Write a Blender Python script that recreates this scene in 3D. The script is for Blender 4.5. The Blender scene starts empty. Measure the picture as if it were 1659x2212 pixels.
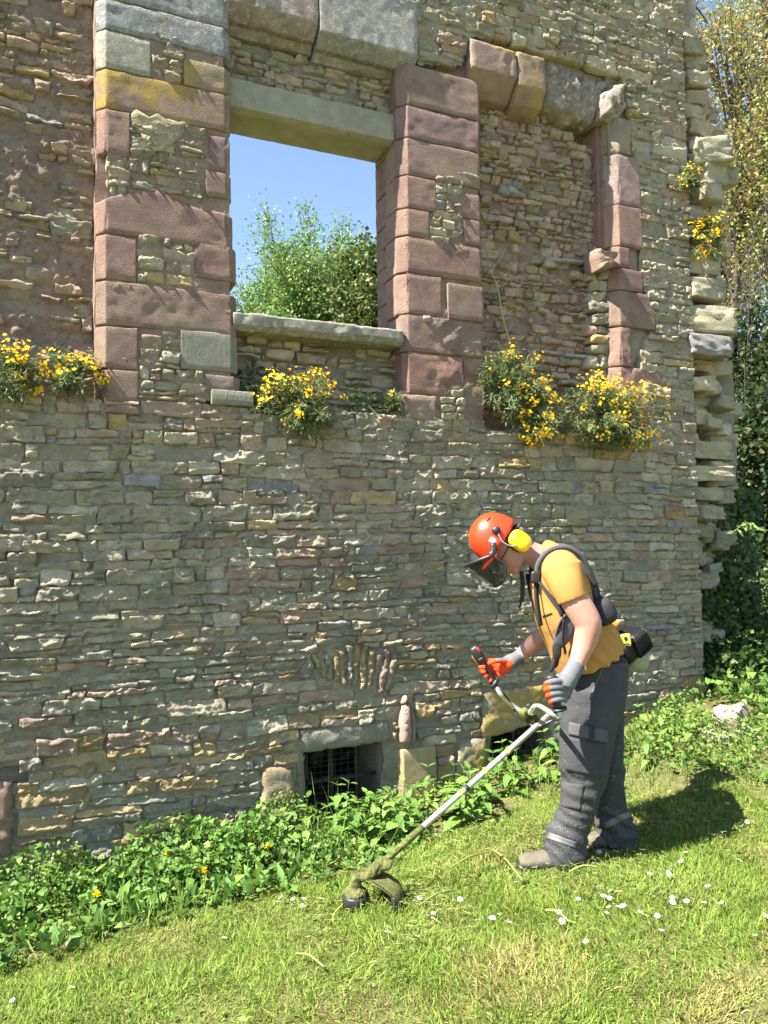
import bpy, math, random
import numpy as np
from mathutils import Vector, Matrix

# ------------------------------------------------------------------ camera
scn = bpy.context.scene
COL = scn.collection
F, CX, CY = 1662.0, 829.5, 1106.0          # focal length and centre, in units of a 1659 x 2212 frame
CAM = np.array([0.0, -4.5, 1.5])
YAW, PITCH, ROLL = math.radians(23.8), math.radians(2.8), math.radians(1.0)
_f = np.array([math.sin(YAW)*math.cos(PITCH), math.cos(YAW)*math.cos(PITCH), math.sin(PITCH)])
_r0 = np.array([math.cos(YAW), -math.sin(YAW), 0.0])
_u0 = np.cross(_r0, _f)
FW = _f
RT = _r0*math.cos(ROLL) - _u0*math.sin(ROLL)
UP = _u0*math.cos(ROLL) + _r0*math.sin(ROLL)
cam = bpy.data.cameras.new('camera'); cam_o = bpy.data.objects.new('camera', cam); COL.objects.link(cam_o)
cam.sensor_fit = 'VERTICAL'; cam.sensor_height = 36.0; cam.sensor_width = 27.0
cam.lens = F/2212.0*36.0; cam.clip_end = 3000; cam.clip_start = 0.05
cam_o.matrix_world = Matrix([[RT[0], UP[0], -FW[0], CAM[0]], [RT[1], UP[1], -FW[1], CAM[1]], [RT[2], UP[2], -FW[2], CAM[2]], [0, 0, 0, 1]])
scn.camera = cam_o
scn.render.resolution_x, scn.render.resolution_y = 768, 1024

# ------------------------------------------------------------------ light
SUN_AZ, SUN_EL = math.radians(5.0), math.radians(52.0)     # azimuth: in front of the wall plane, sun at the left
TO_SUN = np.array([-math.cos(SUN_AZ)*math.cos(SUN_EL), -math.sin(SUN_AZ)*math.cos(SUN_EL), math.sin(SUN_EL)])
w = bpy.data.worlds.new('World'); scn.world = w; w.use_nodes = True
nt = w.node_tree; nt.nodes.clear()
sky = nt.nodes.new('ShaderNodeTexSky'); sky.sky_type = 'NISHITA'; sky.sun_disc = False
sky.sun_elevation = SUN_EL
sky.sun_rotation = math.atan2(TO_SUN[0], TO_SUN[1])
sky.air_density = 1.0; sky.dust_density = 0.25; sky.ozone_density = 1.2
bg = nt.nodes.new('ShaderNodeBackground'); bg.inputs[1].default_value = 0.074
wo = nt.nodes.new('ShaderNodeOutputWorld')
nt.links.new(sky.outputs[0], bg.inputs[0]); nt.links.new(bg.outputs[0], wo.inputs[0])
sl = bpy.data.lights.new('sun', 'SUN'); sl.energy = 5.0; sl.angle = math.radians(0.5); sl.color = (1.0, 0.94, 0.85)
so = bpy.data.objects.new('sun', sl); COL.objects.link(so)
so.rotation_euler = Vector(-TO_SUN).to_track_quat('-Z', 'Y').to_euler()
so.location = (-6, -3, 8)
vs = scn.view_settings
vs.view_transform = 'Standard'; vs.look = 'None'; vs.exposure = 2.05; vs.gamma = 1.0; vs.use_curve_mapping = False

# ------------------------------------------------------------------ measuring helpers
def ray(px, py):
    return FW + RT*((px-CX)/F) - UP*((py-CY)/F)
def P(px, py, d):                       # point seen at (px,py), d metres along the view axis
    return CAM + ray(px, py)*d
def W(px, py, y=0.0):                   # point of the plane y = const seen at (px,py)
    r = ray(px, py); return CAM + r*((y-CAM[1])/r[1])
def WX(px, py, y=0.0):
    p = W(px, py, y); return (p[0], p[2])
def proj(p):
    v = np.asarray(p) - CAM; d = v@FW
    return CX+F*(v@RT)/d, CY-F*(v@UP)/d, d

def sstep(a, b, x):
    t = np.clip((x-a)/(b-a), 0, 1); return t*t*(3-2*t)

# ------------------------------------------------------------------ noise
def _hash(ix, iy, iz, seed):
    h = (ix*np.int64(374761393) + iy*np.int64(668265263) + iz*np.int64(1442695041) + np.int64(seed)*np.int64(974634777)) & 0xFFFFFFFF
    h = ((h ^ (h >> 13))*np.int64(1274126177)) & 0xFFFFFFFF
    h = ((h ^ (h >> 15))*np.int64(2246822519)) & 0xFFFFFFFF
    return ((h ^ (h >> 16)) & 0xFFFFFF)/float(0xFFFFFF)
def vnoise(p, seed=0):
    p = np.atleast_2d(p); i = np.floor(p).astype(np.int64); f = p-i; u = f*f*f*(f*(f*6-15)+10)
    res = 0
    for dx in (0, 1):
        wx = u[:, 0] if dx else 1-u[:, 0]
        for dy in (0, 1):
            wy = u[:, 1] if dy else 1-u[:, 1]
            for dz in (0, 1):
                wz = u[:, 2] if dz else 1-u[:, 2]
                res = res + wx*wy*wz*_hash(i[:, 0]+dx, i[:, 1]+dy, i[:, 2]+dz, seed)
    return res*2-1
def fbm(p, octv=3, seed=0, gain=0.5):
    a, s, t = 1.0, 0.0, 0.0
    q = np.array(p, float)
    for o in range(octv):
        s = s + a*vnoise(q, seed+o*17); t += a; q = q*2.03+5.1; a *= gain
    return s/t

def wallbase(x): return np.interp(x, [-3, -.2, .75, 1.7, 3, 4.7, 7], [-.32, -.28, -.23, -.14, .06, .34, .6])
def gz(x, y):
    x = np.asarray(x, float); y = np.asarray(y, float)
    lawn = .045*(np.clip(x, -4, 4)-2.2) + .05*np.clip(x-3.2, 0, 4)
    t = sstep(-1.9, -.15, y)
    z = lawn*(1-t) + wallbase(np.clip(x, -3, 7))*t
    q = np.stack([x.ravel()*.9, y.ravel()*.9, np.zeros(x.size)], 1)
    z = z + (vnoise(q, 3)*.025 + vnoise(q*3.7, 4)*.008).reshape(x.shape)
    return z
def G(px, py):                           # where the sight line at (px,py) meets the ground
    r = ray(px, py); lo = 1.0
    ds = np.linspace(1.2, 9, 1600); pts = CAM+ds[:, None]*r
    below = pts[:, 2] < gz(pts[:, 0], pts[:, 1])
    i = int(np.argmax(below)); return pts[i], ds[i]

# ------------------------------------------------------------------ mesh helpers
def mesh_np(name, V, Fs, mat, col=None, smooth=False, origin=None, mats=None, midx=None):
    """V (N,3); Fs list of arrays (M,k) of faces; col (N,3)"""
    V = np.asarray(V, np.float32)
    if origin is not None: V = V - np.asarray(origin, np.float32)
    if not isinstance(Fs, (list, tuple)): Fs = [Fs]
    Fs = [np.asarray(f, np.int32) for f in Fs if len(f)]
    me = bpy.data.meshes.new(name)
    me.vertices.add(len(V)); me.vertices.foreach_set('co', V.ravel())
    nl = sum(f.size for f in Fs); nf = sum(len(f) for f in Fs)
    me.loops.add(nl); me.loops.foreach_set('vertex_index', np.concatenate([f.ravel() for f in Fs]))
    me.polygons.add(nf)
    st, off = [], 0
    for f in Fs:
        st.append(off+np.arange(len(f))*f.shape[1]); off += f.size
    me.polygons.foreach_set('loop_start', np.concatenate(st).astype(np.int32))
    if smooth: me.polygons.foreach_set('use_smooth', np.ones(nf, bool))
    if col is not None:
        a = me.color_attributes.new('Col', 'FLOAT_COLOR', 'POINT')
        c = np.ones((len(V), 4), np.float32); c[:, :3] = col
        a.data.foreach_set('color', c.ravel())
    for m in (mats or [mat]): me.materials.append(m)
    if midx is not None: me.polygons.foreach_set('material_index', np.asarray(midx, np.int32))
    me.update(calc_edges=True); me.validate()
    return me
def link(name, me, parent=None, loc=None):
    o = bpy.data.objects.new(name, me); COL.objects.link(o)
    if parent is not None: o.parent = parent
    if loc is not None: o.location = loc
    return o
def props(o, label=None, cat=None, group=None, kind=None):
    if label: o['label'] = label
    if cat: o['category'] = cat
    if group: o['group'] = group
    if kind: o['kind'] = kind
    return o
def thing(name, label, cat, loc=(0, 0, 0), group=None):
    o = bpy.data.objects.new(name, None); COL.objects.link(o); o.location = [float(v) for v in loc]
    o.empty_display_size = .1
    return props(o, label, cat, group)

class Acc:                                # collects shapes into one mesh
    def __init__(s): s.V, s.F3, s.F4, s.C, s.n = [], [], [], [], 0
    def add(s, V, f4=None, f3=None, col=(.5, .5, .5)):
        V = np.asarray(V, float); s.V.append(V)
        if f4 is not None and len(f4): s.F4.append(np.asarray(f4)+s.n)
        if f3 is not None and len(f3): s.F3.append(np.asarray(f3)+s.n)
        c = np.asarray(col, float)
        s.C.append(np.broadcast_to(c, V.shape) if c.ndim == 1 else c)
        s.n += len(V); return s
    def mesh(s, name, mat, smooth=False, origin=None):
        Fs = []
        if s.F4: Fs.append(np.concatenate(s.F4))
        if s.F3: Fs.append(np.concatenate(s.F3))
        return mesh_np(name, np.concatenate(s.V), Fs, mat, np.concatenate(s.C), smooth, origin)
    def obj(s, name, mat, parent=None, smooth=False, origin=None):
        o = link(name, s.mesh(name, mat, smooth, origin), parent)
        if parent is None and origin is not None: o.location = [float(v) for v in origin]
        return o

def nrm(v): v = np.asarray(v, float); return v/(np.linalg.norm(v, axis=-1, keepdims=True)+1e-9)
def tube(path, rad, n=10, side=None, rb=None, cap=True):
    """loft: path (k,3), rad radii along the side axis, rb along the other"""
    path = np.asarray(path, float); k = len(path)
    rad = np.broadcast_to(np.asarray(rad, float), (k,)); rb = rad if rb is None else np.broadcast_to(np.asarray(rb, float), (k,))
    T = np.gradient(path, axis=0) if k > 2 else np.repeat((path[1]-path[0])[None], k, 0)
    T = nrm(T); V = []
    if side is None:
        side = np.array([0, 0, 1.]) if abs(T[0][2]) < .8 else np.array([1., 0, 0])
    a = np.linspace(0, 2*np.pi, n, endpoint=False)
    for i in range(k):
        S = nrm(side - T[i]*(T[i]@side)); B = np.cross(T[i], S)
        if not isinstance(side, np.ndarray) or True: side = S if np.linalg.norm(S) > .5 else side
        V.append(path[i] + np.cos(a)[:, None]*S*rad[i] + np.sin(a)[:, None]*B*rb[i])
    V = np.concatenate(V); f = []
    for i in range(k-1):
        for j in range(n):
            f.append((i*n+j, i*n+(j+1) % n, (i+1)*n+(j+1) % n, (i+1)*n+j))
    f3 = []
    if cap:
        c0, c1 = len(V), len(V)+1
        V = np.concatenate([V, path[:1], path[-1:]])
        for j in range(n):
            f3.append((c0, (j+1) % n, j)); f3.append((c1, (k-1)*n+j, (k-1)*n+(j+1) % n))
    return V, np.array(f), np.array(f3).reshape(-1, 3)
def smooth_path(pts, n=4):
    """Catmull-Rom through rows of numbers"""
    p = np.asarray(pts, float); q = np.concatenate([2*p[:1]-p[1:2], p, 2*p[-1:]-p[-2:-1]])
    out = []
    for i in range(1, len(q)-2):
        for t in np.linspace(0, 1, n, endpoint=False):
            a, b, c, d = q[i-1], q[i], q[i+1], q[i+2]
            out.append(.5*((2*b)+(-a+c)*t+(2*a-5*b+4*c-d)*t*t+(-a+3*b-3*c+d)*t**3))
    out.append(p[-1]); return np.array(out)
def ellipsoid(c, ax, r, nu=16, nv=10):
    """axes ax (3 rows), radii r"""
    th = np.linspace(0, np.pi, nv+1)[1:-1]; ph = np.linspace(0, 2*np.pi, nu, endpoint=False)
    ax = np.asarray(ax, float); V = []
    for t in th:
        for p in ph: V.append(np.array([math.sin(t)*math.cos(p)*r[0], math.sin(t)*math.sin(p)*r[1], math.cos(t)*r[2]])@ax)
    V = np.array(V+[ax[2]*r[2], -ax[2]*r[2]])+c
    f4 = [(i*nu+j, (i+1)*nu+j, (i+1)*nu+(j+1) % nu, i*nu+(j+1) % nu) for i in range(nv-2) for j in range(nu)]
    t, b = len(V)-2, len(V)-1
    f3 = [(t, j, (j+1) % nu) for j in range(nu)]+[(b, (nv-2)*nu+(j+1) % nu, (nv-2)*nu+j) for j in range(nu)]
    return V, np.array(f4), np.array(f3)
def box(c, ax, h):
    ax = np.asarray(ax, float); s = np.array([(x, y, z) for x in (-1, 1) for y in (-1, 1) for z in (-1, 1)], float)
    V = (s*np.asarray(h))@ax + np.asarray(c)
    return V, np.array([(0, 1, 3, 2), (4, 6, 7, 5), (0, 4, 5, 1), (2, 3, 7, 6), (0, 2, 6, 4), (1, 5, 7, 3)]), None

def remesh(name, accs, voxel, mat, smooth_it=6, parent=None, origin=None, colfn=None, post=None):
    me = accs.mesh(name+'_src', mat)
    o = bpy.data.objects.new(name+'_tmp', me); COL.objects.link(o)
    m = o.modifiers.new('r', 'REMESH'); m.mode = 'VOXEL'; m.voxel_size = voxel
    s = o.modifiers.new('s', 'SMOOTH'); s.factor = .5; s.iterations = smooth_it
    dg = bpy.context.evaluated_depsgraph_get(); ev = o.evaluated_get(dg)
    em = ev.to_mesh(); nv = len(em.vertices)
    V = np.empty(nv*3, np.float32); em.vertices.foreach_get('co', V); V = V.reshape(-1, 3).astype(float)
    N = np.empty(nv*3, np.float32); em.vertices.foreach_get('normal', N); N = N.reshape(-1, 3)
    npoly = len(em.polygons); L = np.empty(npoly*4, np.int32)
    f4 = np.array([tuple(p.vertices) for p in em.polygons if len(p.vertices) == 4], np.int32)
    f3 = np.array([tuple(p.vertices) for p in em.polygons if len(p.vertices) == 3], np.int32)
    ev.to_mesh_clear(); bpy.data.objects.remove(o); bpy.data.meshes.remove(me)
    if post is not None: V = post(V, N)
    col = colfn(V, N) if colfn else np.full((nv, 3), .5)
    me2 = mesh_np(name, V, [f4]+([f3] if len(f3) else []), mat, col, True, origin)
    return link(name, me2, parent)

# ------------------------------------------------------------------ materials
def mat(name, color=None, rough=.85, var=.25, vscale=6.0, bumps=(), spec=.3, trans=0.0, metal=0.0, blotch=None, coat=0.0, objco=False, alpha=None):
    """base colour from the 'Col' attribute when color is None; noise varies its value; bumps = [(scale, distance, stretch)]"""
    m = bpy.data.materials.new(name); m.use_nodes = True; t = m.node_tree; t.nodes.clear()
    N = t.nodes.new; L = t.links.new
    out = N('ShaderNodeOutputMaterial'); b = N('ShaderNodeBsdfPrincipled')
    b.inputs['Roughness'].default_value = rough; b.inputs['Specular IOR Level'].default_value = spec; b.inputs['Metallic'].default_value = metal
    b.inputs['Coat Weight'].default_value = coat
    if objco: co = N('ShaderNodeTexCoord').outputs['Object']
    else: co = N('ShaderNodeNewGeometry').outputs['Position']
    if color is None:
        a = N('ShaderNodeAttribute'); a.attribute_name = 'Col'; c = a.outputs['Color']
    else:
        a = N('ShaderNodeRGB'); a.outputs[0].default_value = (*color, 1); c = a.outputs[0]
    if var:
        n = N('ShaderNodeTexNoise'); n.inputs['Scale'].default_value = vscale; n.inputs['Detail'].default_value = 6; n.inputs['Roughness'].default_value = .65
        L(co, n.inputs['Vector'])
        mr = N('ShaderNodeMapRange'); mr.inputs[1].default_value = .25; mr.inputs[2].default_value = .75
        mr.inputs[3].default_value = 1-var; mr.inputs[4].default_value = 1+var; L(n.outputs[0], mr.inputs[0])
        mx = N('ShaderNodeMix'); mx.data_type = 'RGBA'; mx.blend_type = 'MULTIPLY'; mx.inputs[0].default_value = 1
        L(c, mx.inputs[6]); L(mr.outputs[0], mx.inputs[7]); c = mx.outputs[2]
    for (bc, bs, lo, hi, amt) in (blotch or []):
        n = N('ShaderNodeTexNoise'); n.inputs['Scale'].default_value = bs; n.inputs['Detail'].default_value = 8; n.inputs['Roughness'].default_value = .7
        mp = N('ShaderNodeVectorMath'); mp.operation = 'ADD'; mp.inputs[1].default_value = (bs*3.1, bc[0]*31, bc[2]*57)
        L(co, mp.inputs[0]); L(mp.outputs[0], n.inputs['Vector'])
        mr = N('ShaderNodeMapRange'); mr.inputs[1].default_value = lo; mr.inputs[2].default_value = hi; mr.inputs[3].default_value = 0; mr.inputs[4].default_value = amt
        L(n.outputs[0], mr.inputs[0])
        mx = N('ShaderNodeMix'); mx.data_type = 'RGBA'; L(mr.outputs[0], mx.inputs[0]); L(c, mx.inputs[6]); mx.inputs[7].default_value = (*bc, 1); c = mx.outputs[2]
    L(c, b.inputs['Base Color'])
    prev = None
    for bb in bumps:
        sc, dist = bb[0], bb[1]; st = bb[2] if len(bb) > 2 else (1, 1, 1)
        n = N('ShaderNodeTexNoise'); n.inputs['Scale'].default_value = sc; n.inputs['Detail'].default_value = 5; n.inputs['Roughness'].default_value = .6
        mp = N('ShaderNodeVectorMath'); mp.operation = 'MULTIPLY'; mp.inputs[1].default_value = st
        L(co, mp.inputs[0]); L(mp.outputs[0], n.inputs['Vector'])
        bp = N('ShaderNodeBump'); bp.inputs['Distance'].default_value = dist; bp.inputs['Strength'].default_value = 1.0
        L(n.outputs[0], bp.inputs['Height'])
        if prev: L(prev.outputs[0], bp.inputs['Normal'])
        prev = bp
    if prev: L(prev.outputs[0], b.inputs['Normal'])
    sh = b.outputs[0]
    if trans:
        tr = N('ShaderNodeBsdfTranslucent'); L(c, tr.inputs[0])
        ms = N('ShaderNodeMixShader'); ms.inputs[0].default_value = trans; L(sh, ms.inputs[1]); L(tr.outputs[0], ms.inputs[2]); sh = ms.outputs[0]
    if alpha is not None:
        tp = N('ShaderNodeBsdfTransparent'); ms = N('ShaderNodeMixShader'); ms.inputs[0].default_value = alpha
        L(tp.outputs[0], ms.inputs[1]); L(sh, ms.inputs[2]); sh = ms.outputs[0]
    L(sh, out.inputs[0]); return m

M_STONE = mat('rubble_stone', None, .95, .28, 9, [(48, .014, (1, 1, 2.)), (130, .008, (1, 1, 1.5)), (300, .004)], .15,
              blotch=[((.36, .35, .26), 5, .55, .68, .55), ((.42, .30, .16), 3.3, .60, .72, .4), ((.19, .19, .155), 11, .6, .75, .5)])
M_MORTAR = mat('lime_mortar', None, .98, .25, 7, [(34, .018, (1, 1, 1.6)), (95, .009), (240, .005)], .1,
               blotch=[((.33, .30, .21), 6, .55, .7, .5), ((.17, .15, .115), 14, .58, .75, .5)])
M_ASHLAR = mat('sandstone_ashlar', None, .92, .24, 8, [(42, .010, (1, 1, 2.4)), (110, .010, (1, 1, 1.8)), (260, .005)], .15,
               blotch=[((.21, .125, .125), 2.4, .54, .60, .6), ((.33, .265, .185), 4.5, .57, .68, .6), ((.15, .12, .10), 13, .6, .74, .45)])
M_LICHEN = mat('grey_lichened_stone', None, .95, .3, 25, [(45, .009), (120, .009), (280, .004)], .1,
               blotch=[((.46, .46, .43), 24, .52, .62, .75), ((.16, .16, .15), 9, .58, .7, .6), ((.40, .27, .05), 2.6, .60, .7, .5)])
M_OCHRE = mat('ochre_lichened_stone', None, .95, .22, 10, [(46, .009), (110, .010), (260, .005)], .1,
              blotch=[((.42, .29, .06), 2.7, .49, .60, .72), ((.30, .28, .22), 10, .6, .7, .6)])
M_PLAIN = mat('grey_green_dressed_stone', None, .92, .16, 9, [(34, .012, (2.4, 1, .35)), (110, .008, (1, 1, .6)), (280, .004)], .15, blotch=[((.20, .20, .165), 6, .55, .7, .5), ((.36, .35, .28), 13, .58, .72, .4)])
M_LEAF = mat('leaf', None, .55, .18, 30, (), .35, trans=.30)
M_GRASS = mat('grass_blade', None, .6, .15, 12, (), .25, trans=.25)
M_PETAL = mat('petal', None, .6, .08, 60, (), .2, trans=.3)
M_BARK = mat('bark', None, .95, .3, 18, [(22, .02, (1, 1, .3)), (80, .006)], .1)
M_TWIG = mat('twig', None, .9, .2, 30, (), .1)
M_SOIL = mat('soil', (.13, .11, .05), .98, .3, 14, [(30, .02), (120, .006)], .05, blotch=[((.17, .19, .06), 5, .4, .6, .8), ((.28, .24, .10), 9, .55, .68, .6)])
M_SKIN = mat('skin', (.43, .225, .165), .5, .1, 20, [(150, .0012)], .35, blotch=[((.42, .17, .12), 9, .52, .7, .45)])
M_SHIRT = mat('mustard_cotton', (.40, .215, .062), .9, .08, 9, [(300, .0006)], .15, blotch=[((.36, .22, .08), 7, .62, .75, .4)])
M_TROUSER = mat('charcoal_workwear', None, .85, .16, 8, [(14, .008, (1, 1, 1.3)), (320, .0006)], .2, blotch=[((.12, .13, .05), 30, .64, .7, .5)])
M_BOOT = mat('dusty_boot', (.115, .10, .075), .9, .35, 14, [(30, .006), (110, .002)], .2, blotch=[((.17, .17, .09), 24, .52, .66, .5)])
M_HELMET = mat('orange_red_plastic', (.74, .045, .010), .36, .06, 10, (), .5, blotch=[((.45, .06, .03), 35, .6, .72, .5)])
M_BLACK = mat('black_plastic', (.022, .022, .024), .45, .15, 20, [(60, .001)], .45)
M_WEB = mat('black_webbing', (.028, .028, .033), .8, .2, 30, [(220, .0012)], .3)
M_PAD = mat('grey_harness_pad', (.07, .07, .08), .85, .15, 20, [(160, .0015)], .3)
M_MUFF = mat('yellow_plastic', (.80, .50, .008), .4, .05, 20, (), .5)
M_GREYP = mat('silver_foil', (.33, .33, .34), .35, .1, 20, (), .5)
M_GLOVE = mat('grey_knit_glove', None, .85, .12, 20, [(60, .002), (260, .0008)], .2)
M_ALU = mat('aluminium_tube', (.47, .46, .40), .38, .08, 20, (), .5, metal=.55, blotch=[((.30, .29, .20), 18, .56, .70, .35)])
M_GRIME = mat('grass_caked_metal', (.10, .105, .04), .95, .35, 40, [(90, .006), (240, .003)], .1, blotch=[((.20, .22, .06), 60, .5, .6, .7), ((.06, .06, .03), 22, .58, .7, .7)])
M_TANK = mat('cloudy_plastic', (.40, .40, .22), .4, .08, 8, (), .4, trans=.2)
M_STICKER = mat('yellow_sticker', (.75, .72, .10), .5, .05, 8)
M_REFL = mat('reflective_tape', (.12, .12, .122), .5, .25, 20, (), .5)
M_RUST = mat('rusty_bar', (.045, .038, .03), .8, .3, 30, [(80, .002)], .3)
M_DARK = mat('dark_cellar', (.01, .01, .009), 1, .2, 5)
M_WIRE = mat('steel_wire', (.12, .12, .11), .5, .1, 20, metal=.6)
M_ORANGE = mat('orange_trigger', (.75, .25, .02), .5, .1, 20)
M_RED = mat('red_switch', (.6, .03, .05), .4, .1, 20)
M_WHITE = mat('white_plastic', (.75, .75, .72), .4, .05, 20)
M_HAIR = mat('dark_hair', (.035, .022, .014), .7, .3, 60, [(200, .002)], .3)
M_GLASS = mat('visor_mesh', (.022, .026, .02), .6, .1, 30, (), .3, alpha=.86)

# ================================================================== THE GROUND
def grid_patch(xs, ys, fz):
    X, Y = np.meshgrid(xs, ys, indexing='ij'); V = np.stack([X.ravel(), Y.ravel(), fz(X, Y).ravel()], 1)
    n, m = len(xs), len(ys); i, j = np.meshgrid(np.arange(n-1), np.arange(m-1), indexing='ij')
    a = (i*m+j).ravel(); f = np.stack([a, a+m, a+m+1, a+1], 1); return V, f
xs = np.concatenate([[-400, -120, -40, -15, -7], np.arange(-4, 9.01, .09), [11, 15, 25, 60, 160, 400]])
ys = np.concatenate([[-400, -120, -40, -15, -9], np.arange(-6, 1.51, .09), [3, 6, 10, 20, 50, 150, 400]])
V, f = grid_patch(xs, ys, gz)
props(link('ground', mesh_np('ground', V, f, M_SOIL, None, True)), kind='structure')

# ================================================================== THE RUIN
def pts_in_poly(x, z, poly):
    x = np.asarray(x); z = np.asarray(z); ins = np.zeros(x.shape, bool); n = len(poly)
    for i in range(n):
        x1, z1 = poly[i]; x2, z2 = poly[(i+1) % n]
        c = ((z1 > z) != (z2 > z)) & (x < (x2-x1)*(z-z1)/((z2-z1) if z2 != z1 else 1e-9)+x1)
        ins ^= c
    return ins
def wpoly(px, y=0.0): return [WX(a, b, y) for a, b in px]

WALL_X = W(1500, 1000)[0]
ruin = thing('ruined_wall', 'roofless ruined stone wall with pink sandstone window surrounds and an open window showing the sky', 'wall', (0, 0, 0))

def stone_mesh(c, yf, depth, seed, col, cell=.0095, rough=.012, edge=.012, bulge=.004, tilt=0.0, rnd=.2, drop=.008, strata=1.0, cvar=.12):
    """c: four corners (x,z) bl,br,tr,tl; front face near y = yf (towards the viewer), skirt back to yf+depth"""
    c = np.asarray(c, float)
    wd = np.linalg.norm(c[1]-c[0]); ht = np.linalg.norm(c[3]-c[0])
    nu = int(np.clip(round(wd/cell), 3, 44)); nv = int(np.clip(round(ht/cell), 3, 24))
    s = np.linspace(-1, 1, nu+1); t = np.linspace(-1, 1, nv+1)
    S, T = np.meshgrid(s, t, indexing='ij')
    S2 = S*np.sqrt(1-rnd*T*T*.5*np.abs(S)); T2 = T*np.sqrt(1-rnd*S*S*.5*np.abs(T))
    u = (S2+1)/2; v = (T2+1)/2
    XZ = ((1-u)*(1-v))[..., None]*c[0]+(u*(1-v))[..., None]*c[1]+(u*v)[..., None]*c[2]+((1-u)*v)[..., None]*c[3]
    q = np.stack([XZ[..., 0].ravel(), np.zeros(XZ[..., 0].size), XZ[..., 1].ravel()], 1)
    off = seed*1.37 % 97
    e = np.maximum(np.abs(S), np.abs(T)).ravel()
    ez = vnoise(q*22+off, 5)*edge*e; ex = vnoise(q*22+off+40, 6)*edge*e
    n1 = fbm(q*np.array([9, 9, 22*strata])+off, 3, 7); n2 = vnoise(q*np.array([26, 26, 55])+off, 9)
    n3 = 1-np.abs(vnoise(q*np.array([13, 13, 34*strata])+off+31, 10))*2.2; n4 = fbm(q*np.array([5, 5, 16*strata])+off+11, 2, 12); n4 = n4*2-np.floor(n4*2+.5)
    dip = ((seed*.618) % 1-.5)*.6; ax_, az_ = (q[:, 0], q[:, 2]) if strata > .6 else (q[:, 2], q[:, 0])
    s1 = (az_+ax_*dip)*(34+14*((seed*.37) % 1)) + vnoise(q*15+off, 13)*1.1; s0 = ax_*8+az_*3+vnoise(q*13+off, 14)*1.5
    n5 = _hash(np.floor(s0).astype(np.int64), np.floor(s1).astype(np.int64), np.zeros(len(q), np.int64), seed % 97)*2-1
    y = yf - bulge*(1-e**3) - rough*(n1*.9+n2*.4+np.maximum(n3, -.6)*.4+n4*.35+n5*.75+vnoise(q*np.array([70, 70, 95])+off, 15)*.3) - tilt*T.ravel() + drop*np.clip((e-.72)/.28, 0, 1)**2
    V = np.stack([q[:, 0]+ex, y, q[:, 2]+ez], 1)
    n, m = nu+1, nv+1
    i, j = np.meshgrid(np.arange(nu), np.arange(nv), indexing='ij'); a = (i*m+j).ravel()
    f = np.stack([a, a+m, a+m+1, a+1], 1)
    ring = [k*m for k in range(n)]+[nu*m+k for k in range(1, m)]+[k*m+nv for k in range(nu-1, -1, -1)]+[k for k in range(nv-1, 0, -1)]
    R = V[ring].copy(); R[:, 1] = yf+depth
    b = len(V); k = len(ring); ring = np.array(ring); nx = np.roll(np.arange(k), -1)
    f = np.concatenate([f, np.stack([ring, b+np.arange(k), b+nx, ring[nx]], 1)])
    V = np.concatenate([V, R])
    cc = np.asarray(col)*(1+cvar*vnoise(V*12+off, 11))[:, None]
    return V, f, cc

def palette(px, py, rng, zone):
    """base colour of a rubble stone"""
    base = np.array([(.315, .30, .225), (.275, .265, .20), (.36, .345, .27), (.30, .275, .21), (.25, .245, .195), (.34, .31, .235)][rng.randrange(6)])
    r = rng.random()
    pink = np.array([(.36, .245, .19), (.33, .22, .175), (.40, .295, .23)][rng.randrange(3)])
    ochre = np.array([(.37, .27, .13), (.33, .235, .12), (.40, .31, .17)][rng.randrange(3)])
    blue = np.array((.24, .24, .25))
    pp, po = .10, .04
    if zone == 'low':
        if 360 < px < 900 and 880 < py < 1500: pp = .22
        if px < 480 and py > 1580: po = .50; pp = .15
        if 560 < px < 1250 and py > 1380: po = .20; pp = .16
        if py < 1000: pp = max(pp, .2)
        if px > 1220 and py < 860: pp = .16
    if zone == 'infill': pp, po = .14, .03
    if zone == 'rinfill': pp, po = .45, .03; base = base*np.array([.98, .9, .86])
    if zone == 'left': pp, po = .5, .05
    if zone == 'end': pp, po = .06, .05; base = base*1.15
    pink = pink*.6+base*.4; ochre = ochre*.8+base*.2
    if r < pp: c = pink
    elif r < pp+po: c = ochre
    elif r < pp+po+.02: c = blue
    else: c = base
    return c*rng.uniform(1.06, 1.34)*np.array([1.04, .99, .93])

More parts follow.
